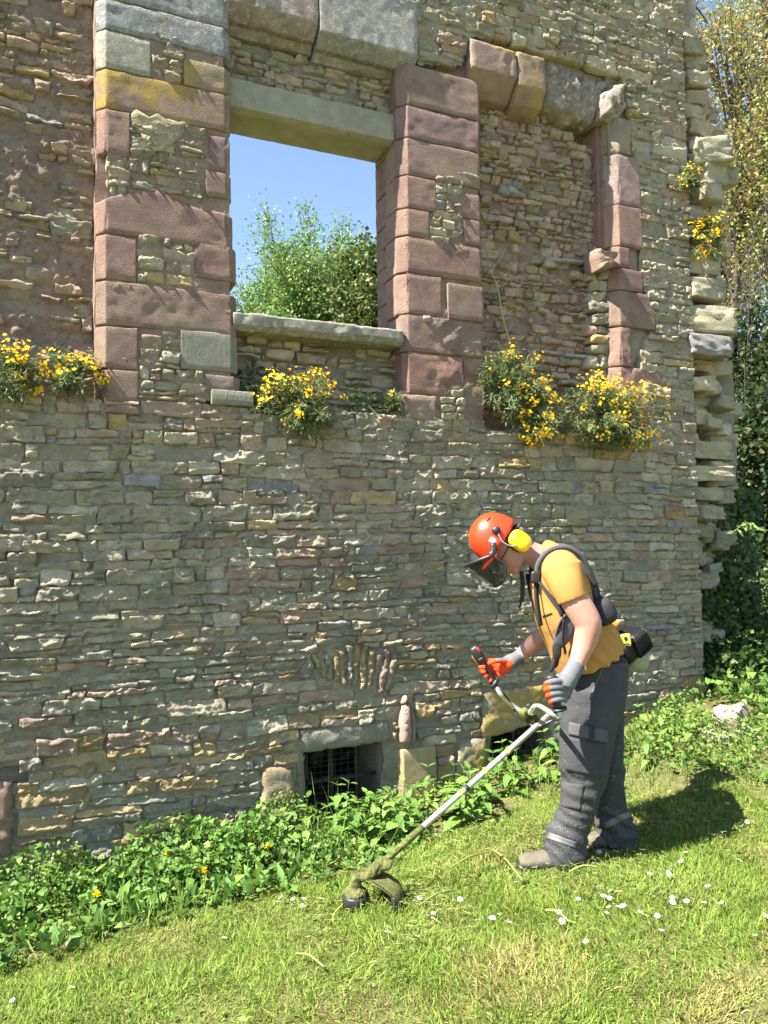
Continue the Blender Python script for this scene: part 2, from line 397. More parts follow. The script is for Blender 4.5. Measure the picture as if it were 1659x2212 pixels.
def rubble(polys_in, polys_out, yplane, zone, rng, hmin, hmax, wmin, wmax, gap=.012, prot=.016, skip=0.0, wavamp=.03, split=.35, zsnap=None, yfn=None):
    """list of stones (corners, yfront, seed, colour, area, px, py) filling a region of the plane y = yplane"""
    allp = np.array([p for poly in polys_in for p in poly]); x0, z0 = allp.min(0); x1, z1 = allp.max(0)
    def inside(x, z):
        ins = np.zeros(np.shape(x), bool)
        for p in polys_in: ins |= pts_in_poly(x, z, p)
        for p in polys_out: ins &= ~pts_in_poly(x, z, p)
        return ins
    sd = rng.randrange(1000)
    def wav(x, z):
        q = np.array([[x*.55, 0, z*.9]]); return float(vnoise(q+sd*.7, 21)[0])*wavamp + float(vnoise(np.array([[x*2.2, 3, z*3.]])+sd, 22)[0])*wavamp*.35
    out = []; z = z0-.05
    while z < z1:
        h = rng.uniform(hmin, hmax) if rng.random() > .2 else rng.uniform(hmin*.6, hmin)
        zc = z+h/2
        X = np.arange(x0, x1, .012); Z = np.array([zc+wav(a, zc) for a in X[::8]]); Z = np.interp(X, X[::8], Z)
        ins = inside(X, Z)
        k = 0
        while k < len(X):
            if not ins[k]: k += 1; continue
            e = k
            while e+1 < len(X) and ins[e+1]: e += 1
            a, b = X[k], X[e]; k = e+1
            if b-a < .03: continue
            x = a
            while x < b-.02:
                wd = rng.uniform(wmin, wmax)*(1.0 if rng.random() > .3 else rng.uniform(.4, .7))
                if b-(x+wd) < wmin*.6: wd = b-x
                if rng.random() > skip:
                    parts = [(0, h)]
                    if h > .075 and rng.random() < split:
                        s = rng.uniform(.35, .65)*h; parts = [(0, s), (s, h)]
                    for (pa, pb) in parts:
                        g = gap*rng.uniform(.5, 1.5)/2; jx = min(.014, wd*.1); jz = (pb-pa)*.14
                        xa, xb = x+g, x+wd-g; za, zb = z+pa+g, z+pb-g
                        w0, w1 = wav(xa, zc), wav(xb, zc)
                        r = lambda s: rng.uniform(-s, s)
                        c = [(xa+r(jx), za+w0+r(jz)), (xb+r(jx), za+w1+r(jz)), (xb+r(jx), zb+w1+r(jz)), (xa+r(jx), zb+w0+r(jz))]
                        cx, cz = x+wd/2, z+(pa+pb)/2+(w0+w1)/2
                        px, py, d = proj((cx, yplane, cz))
                        yf = yplane - rng.uniform(0, prot)*(1 if rng.random() > .1 else 1.9)
                        if yfn: yf += yfn(cx, cz)
                        out.append((c, yf, rng.randrange(100000), palette(px, py, rng, zone), wd*(pb-pa)/d**2*(1 if -60 < px < 1720 and -40 < py < 1950 else .05), px, py))
                x += wd
        z += h
    return out
def emit(stones, name, limit, parent, stuffname, depth=.07, **kw):
    stones = sorted(stones, key=lambda s: -s[4]); rest = Acc()
    r2 = random.Random(77)
    for i, (c, yf, sd, col, area, px, py) in enumerate(stones):
        k = dict(rough=r2.uniform(.007, .015), edge=r2.uniform(.005, .012), bulge=r2.uniform(-.002, .003), tilt=r2.uniform(-.008, .010), rnd=r2.uniform(.0, .12), drop=r2.uniform(.0, .006)); k.update(kw)
        V, f, cc = stone_mesh(c, yf, depth, sd, col, **k)
        if i < limit:
            o = V.mean(0); link(name, mesh_np(name, V, f, M_STONE, cc, False, o), parent, [float(a) for a in o])
        else: rest.add(V, f, None, cc)
    if rest.n: props(rest.obj(stuffname, M_STONE, parent), kind='stuff')

# ---- regions, read off the photograph on the plane of the wall face
OUT_L = -1.6
low_px = [(0, 850), (205, 868), (300, 874), (520, 878), (548, 893), (868, 905), (1040, 900), (1052, 930), (1395, 960), (1392, 870), (1378, 780), (1414, 700), (1385, 600), (1380, 420), (1355, 250), (1340, 170),
          (1250, 125), (1180, 108), (1120, 85), (1015, 78), (1000, 138), (905, 138), (892, 60), (850, -30), (850, -160)]
low = wpoly(low_px)
zt = low[-1][1]; xr_t = W(1478, 60)[0]
right_edge = wpoly([(1478, -160), (1476, 60), (1482, 240), (1490, 500), (1498, 760), (1502, 1000), (1512, 1250), (1524, 1500)])
low = low + right_edge + [(right_edge[-1][0], -.5), (OUT_L, -.5), (OUT_L, WX(0, 850)[1])]
# pieces that interrupt the rubble (pixels)
EXC = {
 'cellar_a': [(655, 1612), (826, 1600), (826, 1770), (655, 1775)],
 'cellar_a_lintel': [(648, 1585), (843, 1553), (845, 1604), (650, 1628)],
 'cellar_a_jamb_l': [(562, 1650), (640, 1645), (655, 1630), (657, 1780), (562, 1780)],
 'cellar_a_jamb_r': [(826, 1600), (940, 1605), (946, 1720), (826, 1750)],
 'column': [(862, 1515), (897, 1515), (897, 1612), (860, 1612)],
 'cellar_b': [(1056, 1560), (1186, 1540), (1186, 1690), (1056, 1700)],
 'cellar_b_lintel': [(1040, 1478), (1200, 1478), (1200, 1548), (1040, 1592)],
 'cellar_b_jamb': [(984, 1590), (1056, 1585), (1056, 1710), (984, 1710)],
 'arch': [(640, 1440), (668, 1404), (760, 1392), (868, 1404), (846, 1460), (838, 1508), (770, 1496), (690, 1478)],
 'hole': [(-20, 1656), (62, 1656), (60, 1690), (30, 1695), (30, 1850), (-20, 1850)],
}
exc = [wpoly(p) for p in EXC.values()]
rng = random.Random(11)
low_stones = rubble([low], exc, 0.0, 'low', rng, .052, .105, .10, .36, gap=.005, prot=.013, skip=.03, split=.32)
emit(low_stones, 'stone', 300, ruin, 'rubble_facing')

# mortar sheets: (x0,x1,z0,z1,y, polygon, outs)
def mortar_sheet(name, poly, outs, y, col, rough=.012, cell=.03, m=None):
    a = np.array(poly); x0, z0 = a.min(0); x1, z1 = a.max(0)
    X, Z = np.meshgrid(np.arange(x0-.02, x1+.04, cell), np.arange(z0-.02, z1+.04, cell), indexing='ij')
    q = np.stack([X.ravel(), np.zeros(X.size), Z.ravel()], 1)
    Y = y - rough*(fbm(q*np.array([7, 7, 12.]), 4, 31, .6)*1.5 + vnoise(q*40, 33)*.45 + vnoise(q*85, 34)*.3)
    V = np.stack([q[:, 0], Y, q[:, 2]], 1); n, mm = X.shape
    i, j = np.meshgrid(np.arange(n-1), np.arange(mm-1), indexing='ij'); k = (i*mm+j).ravel()
    f = np.stack([k, k+mm, k+mm+1, k+1], 1); c = V[f].mean(1)
    ins = pts_in_poly(c[:, 0], c[:, 2], poly)
    for o in outs: ins &= ~pts_in_poly(c[:, 0], c[:, 2], o)
    f = f[ins]; cc = np.asarray(col)*(1+.12*vnoise(q*3, 35)+.1*vnoise(q*9, 36))[:, None]
    A = Acc().add(V, f, None, cc)
    return A.obj(name, m or M_MORTAR, ruin)
mortar_sheet('mortar', low, [wpoly(EXC['cellar_a']), wpoly(EXC['cellar_b']), wpoly(EXC['hole'][:3]+[(0, 1690), (-20, 1690)])], .007, (.30, .275, .205), .015, .015)

# ---- solid masses of the wall behind the facing
TH = .46                                    # total thickness
def mass(name, x0, x1, z0, z1, y0, y1, col=(.27, .24, .19)):
    """a rough solid block of masonry core: front is hidden by its facing, ends and back are seen through openings"""
    nx, nz, ny = [max(2, int(round(d/.06))) for d in (x1-x0, z1-z0, y1-y0)]
    A = Acc()
    def face(o, a, b, n, m):
        S, T = np.meshgrid(np.linspace(0, 1, n+1), np.linspace(0, 1, m+1), indexing='ij')
        V = np.asarray(o)+S.ravel()[:, None]*np.asarray(a)+T.ravel()[:, None]*np.asarray(b)
        V = V + np.stack([vnoise(V*11+3, 41), vnoise(V*11+9, 42), vnoise(V*11+17, 43)], 1)*.012
        i, j = np.meshgrid(np.arange(n), np.arange(m), indexing='ij'); k = (i*(m+1)+j).ravel()
        A.add(V, np.stack([k, k+m+1, k+m+2, k+1], 1), None, np.asarray(col)*(1+.15*vnoise(V*6, 44))[:, None])
    dx, dy, dz = x1-x0, y1-y0, z1-z0
    face((x0, y0, z0), (dx, 0, 0), (0, 0, dz), nx, nz); face((x1, y1, z0), (-dx, 0, 0), (0, 0, dz), nx, nz)
    face((x1, y0, z0), (0, dy, 0), (0, 0, dz), ny, nz); face((x0, y1, z0), (0, -dy, 0), (0, 0, dz), ny, nz)
    face((x0, y0, z1), (dx, 0, 0), (0, dy, 0), nx, ny); face((x0, y1, z0), (dx, 0, 0), (0, -dy, 0), nx, ny)
    return A.obj(name, M_MORTAR, ruin)
ZTOP = W(850, -160)[2]
z_ledge = W(250, 872)[2]
XL0, XL1 = W(207, 500)[0], W(500, 500)[0]            # left pier
XM0, XM1 = W(862, 500)[0], W(1036, 500)[0]           # middle pier
XR0 = W(1314, 500)[0]                                # right jamb
REC = .17
z_sill_t = W(680, 690, -.01)[2]; z_sill_b = W(680, 728, -.01)[2]
z_tr_b = W(680, 266, .07)[2]; z_tr_t = W(680, 198, .07)[2]
# lower wall core with two cellar openings
ca0, ca1 = W(658, 1620)[0], W(824, 1600)[0]; cb0, cb1 = W(1057, 1600)[0], W(1184, 1600)[0]
zca = W(740, 1612)[2]; zcb = W(1120, 1566)[2]
EX = right_edge[-1][0]
mass('core', OUT_L, ca0, -.6, zca, .035, TH); mass('core', ca1, cb0, -.6, zca, .035, TH); mass('core', cb1, EX-.02, -.6, zca, .035, TH)
mass('core', OUT_L, EX-.02, zca+.002, z_ledge-.02, .037, TH)
mass('core', ca0-.02, ca1+.02, -.7, zca+.05, .40, TH+.1, (.01, .01, .01)); mass('core', cb0-.02, cb1+.02, -.7, zca+.05, .40, TH+.1, (.01, .01, .01))  # near-black backing: the cellar's darkness is painted into the colour
# upper cores
mass('core', OUT_L, XL0-.003, z_ledge-.022, ZTOP, REC+.02, TH)
mass('core', XL0, XL1-.02, z_ledge-.024, ZTOP, .05, TH-.02, (.30, .21, .17))
mass('core', XL1-.022, XM0+.05, z_ledge-.026, z_sill_b+.01, REC+.02, .34)
mass('core', XL1-.024, XM0+.052, z_tr_t+.02, ZTOP, REC+.02, TH-.03)
mass('core', XM0+.045, XM1-.03, z_ledge-.028, ZTOP, .06, TH-.01, (.29, .18, .15))
mass('core', XM1-.04, XR0+.05, z_ledge-.03, W(1250, 330, REC)[2], REC+.03, TH+.06)
mass('core', XM1-.045, XR0+.06, W(1180, 240, REC)[2], ZTOP, REC+.35, TH+.3, (.13, .08, .06))
mass('core', XM1-.043, XR0+.058, W(1180, 205, .1)[2], ZTOP-.003, .065, TH-.005, (.27, .235, .18))
mass('core', XR0+.055, W(1485, 500)[0]-.02, z_ledge-.032, ZTOP, .037, TH+.02)

# ---- recessed rubble panels
left_p = [(OUT_L, z_ledge-.03), (XL0-.004, z_ledge-.03), (XL0-.004, ZTOP), (OUT_L, ZTOP)]
mortar_sheet('mortar', left_p, [], REC+.004, (.29, .22, .17), .026, .018)
rng = random.Random(5)
zmid = W(100, 480, REC)[2]
st = rubble([left_p], [], REC, 'left', rng, .05, .10, .09, .24, gap=.016, prot=.02, skip=.12, wavamp=.05)
def keep_left(s):                            # the lower part of this panel is mostly mortar
    z = s[0][0][1]; t = float(sstep(W(100, 200, REC)[2], W(100, 330, REC)[2]+.0, -0)) if False else 0
    r2 = random.Random(s[2]).random()
    if z > W(100, 215, REC)[2]: return r2 < .92
    if z > W(100, 300, REC)[2]: return r2 < .6
    if z < W(100, 700, REC)[2]: return r2 < .6
    return r2 < .45
st = [s for s in st if keep_left(s)]
emit(st, 'infill_stone', 110, ruin, 'infill_rubble', depth=.05)
sill_p = [(XL1-.03, z_ledge-.04), (XM0+.06, z_ledge-.04), (XM0+.06, z_sill_b+.01), (XL1-.03, z_sill_b+.01)]
mortar_sheet('mortar', sill_p, [], REC+.005, (.25, .22, .165), .015)
emit(rubble([sill_p], [], REC, 'infill', rng, .055, .10, .09, .22, gap=.016, prot=.03, skip=.02), 'infill_stone', 60, ruin, 'infill_rubble', rnd=.2, bulge=.004)
tr_p = [(XL1-.03, z_tr_t-.03), (XM0+.06, z_tr_t-.03), (XM0+.06, ZTOP), (XL1-.03, ZTOP)]
tr_p = [(XL1-.03, WX(495, 170, REC)[1]-.06), (XM0+.06, WX(862, 245, REC)[1]-.06), (XM0+.06, ZTOP), (XL1-.03, ZTOP)]
mortar_sheet('mortar', tr_p, [], REC+.008, (.30, .275, .20), .015)
tr_s = [(p[0], min(p[1], WX(680, 70, REC)[1]+.1)) for p in tr_p]
emit(rubble([tr_s], [], REC, 'infill', rng, .035, .07, .07, .20, gap=.012, prot=.025, skip=.03), 'infill_stone', 70, ruin, 'infill_rubble', rnd=.18, bulge=.003)
hole_px = [(1196, 238), (1262, 262), (1300, 262), (1300, 318), (1262, 322), (1222, 290), (1200, 262)]
hole = wpoly(hole_px, REC)
rp_px = [(1030, 205), (1130, 225), (1196, 238), (1330, 255), (1330, 905), (1030, 905)]
rp = wpoly(rp_px, REC)
rp_m = wpoly([(1030, 170), (1330, 210), (1330, 930), (1030, 930)], REC)
mortar_sheet('mortar', rp_m, [hole], REC+.006, (.285, .205, .155), .02, .018)
emit(rubble([rp], [hole], REC, 'rinfill', rng, .042, .08, .06, .18, gap=.011, prot=.034, skip=.12, wavamp=.03), 'infill_stone', 130, ruin, 'infill_rubble', rnd=.18)
# two slips of pale slate in the blocked window
for (x0_, y0_, x1_, y1_) in ((1180, 556, 1282, 566), (1224, 764, 1292, 772)):
    a, b = WX(x0_, y0_, .12), WX(x1_, y1_, .12)
    V, f, cc = stone_mesh([(a[0], a[1]-.022), (b[0], b[1]-.012), (b[0], b[1]+.012), (a[0], a[1]+.004)], .115, .08, 5, (.36, .37, .38), rough=.002, edge=.003, bulge=0, rnd=.1)
    o = V.mean(0); link('slate_slip', mesh_np('slate_slip', V, f, M_STONE, cc, False, o), ruin, [float(t) for t in o])

# ---- dressed stone: a profile swept along z (or x), worn by noise
def dressed(name, prof, a0, a1, mat_, col, seed=0, axis='z', cell=.018, rough=.004, wear=.005, ends=None, parent=None, lab=None, edgef=None):
    """prof: (u,y) points; axis z: u is x and the sweep runs a0..a1 in z; axis x: u is z. Ends are drawn in and capped to the deepest y."""
    pr = np.asarray(prof, float); pts = [pr[0]]; cor = [True]
    for k in range(1, len(pr)):
        L_ = np.linalg.norm(pr[k]-pr[k-1]); n = max(1, int(round(L_/cell)))
        tt = sorted(set([q/n for q in range(1, n+1)]+([.006/L_, 1-.006/L_] if L_ > .03 else [])))
        for q in tt: pts.append(pr[k-1]+(pr[k]-pr[k-1])*q); cor.append(q == 1.0)
    pts = np.array(pts); n = len(pts); m = max(3, int(round((a1-a0)/cell)))
    A_ = np.linspace(a0, a1, m+1)
    e = .004; A_[1] = min(A_[1], a0+.007); A_[-2] = max(A_[-2], a1-.007)
    tan = np.gradient(pts, axis=0); nr = nrm(np.stack([tan[:, 1], -tan[:, 0]], 1))       # outward for profiles running +u
    U = np.repeat(pts[:, :1], m+1, 1); Y = np.repeat(pts[:, 1:], m+1, 1); A2 = np.repeat(A_[None], n, 0)
    q = np.stack([U.ravel(), Y.ravel(), A2.ravel()], 1)
    off = seed*3.1 % 50
    d = rough*(fbm(q*np.array([14, 14, 20])+off, 4, 51)*1.3*np.clip(vnoise(q*4+off, 50)+.35, .12, 1)) + .0015*vnoise(q*3+off, 52)
    sharp = np.zeros(n); 
    for k in range(1, n-1):
        if cor[k] and abs(np.cross(nrm(pts[k]-pts[k-1]), nrm(pts[k+1]-pts[k]))) > .2: sharp[k] = 1
    wn = np.clip(vnoise(q*9+off, 53)*.6+vnoise(q*24+off, 54)*.4+.15, 0, 1).reshape(n, m+1)
    inn = np.zeros((n, m+1)); inn[:, 0] = e*.5; inn[:, -1] = e*.5
    wn = wn*np.clip(vnoise(q*5+off+7, 59)*1.6+.5, .15, 1).reshape(n, m+1)
    inn += wear*wn*(sharp[:, None]*.8 + np.array([1]+[.06]+[0]*(m-3)+[.06]+[1])[None])
    D = d.reshape(n, m+1)-inn
    U2 = U+nr[:, :1]*D; Y2 = Y+nr[:, 1:]*D
    A3 = A2.copy()
    if edgef is not None:
        A3[:, -1] += edgef(U[:, -1]); A3[:, -2] += edgef(U[:, -1])*.8; 
        if m > 3: A3[:, -3] += edgef(U[:, -1])*.5
    A3[:, -1] += .004*vnoise(np.stack([U[:, -1]*14, Y[:, -1], A2[:, -1]], 1)+off, 55); A3[:, 0] += .003*vnoise(np.stack([U[:, 0]*14, Y[:, 0], A2[:, 0]], 1)+off, 56)
    V = np.stack([U2.ravel(), Y2.ravel(), A3.ravel()], 1)
    i, j = np.meshgrid(np.arange(n-1), np.arange(m), indexing='ij'); k = (i*(m+1)+j).ravel()
    f = [np.stack([k, k+m+1, k+m+2, k+1], 1)]
    yd = pr[:, 1].max()
    for jj in (0, m):
        R = V[jj::m+1][:n].copy(); B = R.copy(); B[:, 1] = np.maximum(yd, R[:, 1]); b0 = len(V); V = np.concatenate([V, B]); kk = np.arange(n-1)
        s = kk*(m+1)+jj
        f.append(np.stack([s, b0+kk, b0+kk+1, s+m+1], 1) if jj == 0 else np.stack([s+m+1, b0+kk+1, b0+kk, s], 1))
    if axis == 'x': V = V[:, [2, 1, 0]]
    cc = np.asarray(col)*(1+.10*vnoise(V*7+off, 57)+.06*vnoise(V*23+off, 58))[:, None]
    o = V.mean(0)
    ob = link(name, mesh_np(name, V, np.concatenate(f), mat_, cc, False, o), parent or ruin, [float(t) for t in o])
    if lab: ob['label'] = lab
    return ob

PINK, BROWN, GREY, GREEN, PALE, OCH, MAUVE = (.31, .205, .16), (.285, .205, .155), (.25, .25, .245), (.25, .245, .185), (.42, .36, .26), (.36, .27, .13), (.27, .185, .175)
def zy(px, py, y=0.0): return W(px, py, y)[2]
def block(x0p, x1p, ytop, ybot, ref, mat_, col, seed, left=None, right=None, yf=-.012, wear=.005, rough=.004, name='ashlar_block', lab=None, edgef=None, depth=.16):
    """ashlar between pixel columns x0p and x1p, joints at ytop / ybot measured in column ref; left / right: width of the chamfer"""
    xm = .5*(ytop+ybot)
    x0, x1 = W(x0p, xm)[0], W(x1p, xm)[0]
    z1, z0 = zy(ref, ytop, yf)-.0015, zy(ref, ybot, yf)+.0015
    pr = []
    if left: pr += [(x0-left, yf+depth+.06), (x0-left, yf+left*1.05), (x0, yf)]
    else: pr += [(x0, yf+depth), (x0, yf)]
    if right: pr += [(x1, yf), (x1+right, yf+right*1.05), (x1+right, yf+depth+.12)]
    else: pr += [(x1, yf), (x1, yf+depth)]
    return dressed(name, pr, z0, z1, mat_, col, seed, wear=wear, rough=rough, lab=lab, edgef=edgef)
CH = .05
# left pier (rows read at its left arris, column 228)
B = block
B(228, 482, -95, -8, 228, M_LICHEN, GREY, 1, CH, .04)
B(228, 483, -5, 61, 228, M_LICHEN, GREY, 2, CH, .04)
B(228, 325, 63, 145, 228, M_LICHEN, (.30, .285, .22), 3, CH)
B(396, 484, 84, 145, 228, M_OCHRE, (.31, .25, .16), 4, None, .04)
B(228, 485, 147, 231, 228, M_OCHRE, BROWN, 5, CH, .04)
B(228, 280, 233, 331, 228, M_ASHLAR, PINK, 6, CH, None, wear=.016)
B(452, 486, 268, 345, 340, M_ASHLAR, MAUVE, 7, None, .035)
B(444, 487, 347, 405, 340, M_ASHLAR, BROWN, 8, None, .04)
B(228, 489, 430, 503, 228, M_ASHLAR, PINK, 9, CH, .045, rough=.006, wear=.02, edgef=lambda u: .03+.07*np.exp(-((u-W(330, 450)[0])/.16)**2)-.04*np.exp(-((u-XL0)/.10)**2))
B(228, 294, 505, 602, 228, M_ASHLAR, PINK, 10, CH)
B(420, 496, 510, 588, 340, M_ASHLAR, PINK, 11, None, .045)
B(228, 497, 605, 700, 228, M_ASHLAR, BROWN, 12, CH, .045)
B(228, 297, 703, 794, 228, M_ASHLAR, BROWN, 13, CH)
B(390, 498, 706, 792, 340, M_PLAIN, GREEN, 14, None, .05)
B(232, 298, 797, 866, 228, M_ASHLAR, BROWN, 15, CH*.6)
B(442, 504, 800, 836, 340, M_ASHLAR, (.30, .26, .22), 16, None, .05)
B(455, 545, 838, 872, 440, M_PLAIN, GREEN, 17, None, None, yf=-.03, depth=.22)
# rubble of the left pier
pier = wpoly([(228, -10), (484, -10), (500, 870), (300, 872), (232, 866)])
pouts = [wpoly(p) for p in ([(190, -60), (500, -60), (500, 100), (228, 61)], [(190, 61), (325, 61), (325, 165), (190, 145)], [(396, 95), (500, 110), (500, 210), (396, 186)], [(190, 145), (500, 205), (500, 282), (190, 231)],
         [(190, 231), (280, 231), (280, 345), (190, 331)], [(446, 275), (500, 275), (500, 445), (440, 425)], [(190, 440), (300, 415), (500, 440), (500, 535), (190, 503)], [(190, 503), (295, 503), (295, 613), (190, 603)],
         [(420, 520), (500, 520), (500, 640), (420, 628)], [(190, 603), (500, 640), (500, 732), (190, 702)], [(190, 702), (297, 702), (297, 870), (190, 870)], [(390, 718), (500, 725), (500, 815), (390, 806)], [(440, 812), (510, 812), (510, 880), (455, 880)])]
mortar_sheet('mortar', pier, [], .0, (.295, .22, .165), .012)
rng = random.Random(8)
emit(rubble([pier], pouts, -.004, 'infill', rng, .045, .085, .07, .17, gap=.008, prot=.006, skip=.06), 'stone', 40, ruin, 'rubble_facing', rnd=.15, drop=.004, bulge=.001)
# slab of old render on the pier
V, f, cc = stone_mesh([WX(330, 345, -.01), WX(352, 330, -.01), WX(418, 262, -.01), WX(285, 240, -.01)], -.014, .03, 9, (.40, .35, .22), rough=.004, edge=.03, bulge=0, rnd=.2, drop=.004)
o_ = V.mean(0); link('render_patch', mesh_np('render_patch', V, f, M_MORTAR, cc, False, o_), ruin, [float(t) for t in o_])

# middle pier (rows read at its left arris, column 880)
CM = .06
rows = [(136, 224, 1030, M_ASHLAR, BROWN), (226, 295, 1031, M_ASHLAR, MAUVE), (297, 376, 1032, M_ASHLAR, BROWN)]
for k, (a, b, xr, mm, cl) in enumerate(rows): B(879, xr, a, b, 880, mm, cl, 30+k, CM, .02)
B(879, 940, 378, 447, 880, M_ASHLAR, PINK, 34, CM); B(988, 1033, 392, 447, 880, M_ASHLAR, BROWN, 35, None, .02)
B(879, 925, 449, 507, 880, M_ASHLAR, PINK, 36, CM); B(1000, 1034, 450, 507, 880, M_ASHLAR, BROWN, 37, None, .02)
B(879, 1036, 509, 587, 880, M_ASHLAR, PINK, 38, CM, .02, wear=.018)
B(880, 952, 589, 676, 880, M_ASHLAR, PINK, 39, CM); B(964, 1038, 598, 676, 880, M_ASHLAR, BROWN, 40, None, .02, yf=-.025)
B(881, 1039, 678, 758, 880, M_ASHLAR, BROWN, 41, CM*.7, .02, rough=.014, wear=.03)
B(882, 1000, 760, 849, 880, M_ASHLAR, (.31, .185, .145), 42, CM*.6, None, rough=.012, wear=.03); B(1003, 1040, 764, 905, 880, M_ASHLAR, PINK, 43, None, .02, rough=.010, yf=.0)
B(870, 940, 851, 905, 880, M_ASHLAR, (.33, .25, .19), 44, .03, None, rough=.014, wear=.03, yf=-.02)
mp = wpoly([(880, 370), (1036, 380), (1042, 910), (880, 900)])
mo = [wpoly(p) for p in ([(850, 376), (940, 376), (925, 520), (850, 512)], [(1000, 395), (1060, 395), (1060, 540), (1000, 530)], [(850, 509), (1060, 535), (1060, 610), (850, 590)], [(850, 590), (955, 590), (955, 690), (850, 690)], [(965, 600), (1060, 600), (1060, 720), (965, 700)], [(850, 690), (1060, 700), (1060, 910), (850, 910)])]
mortar_sheet('mortar', mp, [], .0, (.28, .20, .15), .014)
emit(rubble([mp], mo, -.004, 'infill', rng, .04, .08, .06, .15, gap=.008, prot=.006, skip=.06), 'stone', 30, ruin, 'rubble_facing', rnd=.15, drop=.004, bulge=.001)
emit(rubble([wpoly([(945, 850), (1003, 850), (1003, 912), (945, 910)])], [], -.02, 'low', rng, .05, .08, .09, .16), 'stone', 10, ruin, 'rubble_facing')

# inner reveal of the open window: left side hidden, right side seen, in two orders
def reveal(name, x, y0, y1, px, joints, col, seed):
    for k in range(len(joints)-1):
        z1, z0 = zy(px, joints[k], y0)-.003, zy(px, joints[k+1], y0)+.003
        dressed(name, [(x, y1), (x, y0), (x+.10, y0)], z0, z1, M_ASHLAR, col, seed+k, wear=.012, rough=.006)
reveal('reveal_block', XM0+.012, .10, .40, 850, [235, 322, 400, 470, 560, 640, 745], (.25, .165, .14), 60)
for k, (a, b) in enumerate(((300, 372), (374, 452), (454, 520), (522, 612), (614, 690))):
    pass
# jamb stones below the sill on the right, and the left jamb inner order
dressed('reveal_block', [(XM0+.02, .22), (XM0+.02, .10), (XM0+.1, .10)], z_ledge-.04, z_sill_b, M_ASHLAR, (.27, .17, .14), 71, wear=.02, rough=.01)
dressed('reveal_block', [(XL1-.12, .38), (XL1-.012, .38), (XL1-.012, .08)][::-1], z_sill_b, z_tr_b, M_ASHLAR, (.24, .17, .14), 72)

# transom lintel, sill, upper lintel of the open window
zf = lambda px, py, y: W(px, py, y)[2]
y_tr = .085
t_top, t_bot = .5*(zf(497, 168, y_tr)+zf(860, 242, y_tr)), .5*(zf(497, 232, y_tr)+zf(862, 301, y_tr))
dressed('window_lintel', [(t_top, .22), (t_top, y_tr+.02), (t_top-.01, y_tr), (t_bot, y_tr), (t_bot-.02, y_tr+.05), (t_bot+.0, y_tr+.11), (t_bot-.005, .40)][::-1], XL1-.02, XM0+.03, M_PLAIN, (.33, .32, .25), 80, axis='x', rough=.005, wear=.014)
s_top, s_bot = .5*(zf(505, 668, -.02)+zf(862, 712, -.02)), .5*(zf(508, 702, -.02)+zf(862, 752, -.02))
dressed('window_sill', [(s_top, .36), (s_top, .0), (s_top-.012, -.02), (s_bot+.03, -.02), (s_bot, .02), (s_bot, .2)][::-1], XL1+.004, XM0+.012, M_LICHEN, (.28, .265, .215), 81, axis='x', rough=.010, wear=.035)
for k, (xa, xb, ya, yb, top) in enumerate(((486, 688, 12, 50, -70), (691, 902, 52, 100, -40))):
    x0, x1 = W(xa, 20, -.03)[0], W(xb, 40, -.03)[0]; zb = .5*(zf(xa, ya, -.03)+zf(xb, yb, -.03)) if k == 0 else zf(xa, ya, -.03)-.06
    ztp = zb+.42 if k == 0 else zb+.40
    dressed('upper_lintel', [(ztp, .2), (ztp, -.03), (zb+.02, -.03), (zb-.05, .05), (zb-.05, .09), (zb-.09, .13), (zb-.09, .30)][::-1], x0, x1, M_LICHEN, (.29, .28, .26) if k else (.30, .25, .22), 82+k, axis='x', rough=.010, wear=.03)

# right (blocked) window: lintel in two broken blocks, mortared lump, jamb
for k, (xa, xb, ya, yb, d) in enumerate(((1018, 1117, 82, 162, 0), (1119, 1180, 104, 196, -.03))):
    x0, x1 = W(xa, ya, -.04)[0], W(xb, yb, -.04)[0]
    ztp = zf(.5*(xa+xb), ya+8, -.04); zb = zf(.5*(xa+xb), yb-6, -.04)
    dressed('window_lintel', [(ztp, .16), (ztp-.01, -.02), (ztp-.03, -.04), (zb, -.04), (zb-.10, .06+d), (zb-.13, .09), (zb-.15, .20)][::-1], x0, x1, M_OCHRE, (.31, .23, .185), 90+k, axis='x', rough=.008, wear=.03)
xl0, xl1 = W(1178, 180)[0], W(1345, 200)[0]
V, f, cc = stone_mesh([WX(1180, 232, 0), WX(1305, 268, 0), WX(1340, 165, 0), WX(1170, 118, 0)], .055, .25, 3, (.27, .23, .185), cell=.022, rough=.022, edge=.03, bulge=.03, rnd=.5, drop=.05, strata=.4)
o_ = V.mean(0); link('mortar_lump', mesh_np('mortar_lump', V, f, M_LICHEN, cc, False, o_), ruin, [float(t) for t in o_])
V, f, cc = stone_mesh([WX(1290, 262, 0), WX(1350, 262, 0), WX(1350, 170, 0), WX(1290, 200, 0)], -.01, .25, 4, (.31, .26, .21), cell=.022, rough=.03, edge=.03, bulge=.03, rnd=.6, drop=.05, strata=.5)
o_ = V.mean(0); link('mortar_lump', mesh_np('mortar_lump', V, f, M_LICHEN, cc, False, o_), ruin, [float(t) for t in o_])
CR = .075
B(1332, 1360, 250, 327, 1332, M_OCHRE, (.30, .25, .19), 100, CR, .02, wear=.035, rough=.012)
B(1334, 1380, 330, 439, 1334, M_ASHLAR, (.33, .255, .22), 101, CR, None, wear=.02)
B(1335, 1384, 441, 529, 1335, M_ASHLAR, PINK, 102, CR, None)
B(1336, 1358, 531, 576, 1336, M_ASHLAR, PINK, 103, CR*.6, None)
B(1337, 1386, 578, 624, 1337, M_ASHLAR, PINK, 104, CR*.8, None)
B(1338, 1412, 626, 703, 1338, M_ASHLAR, BROWN, 105, CR*.8, None, wear=.02)
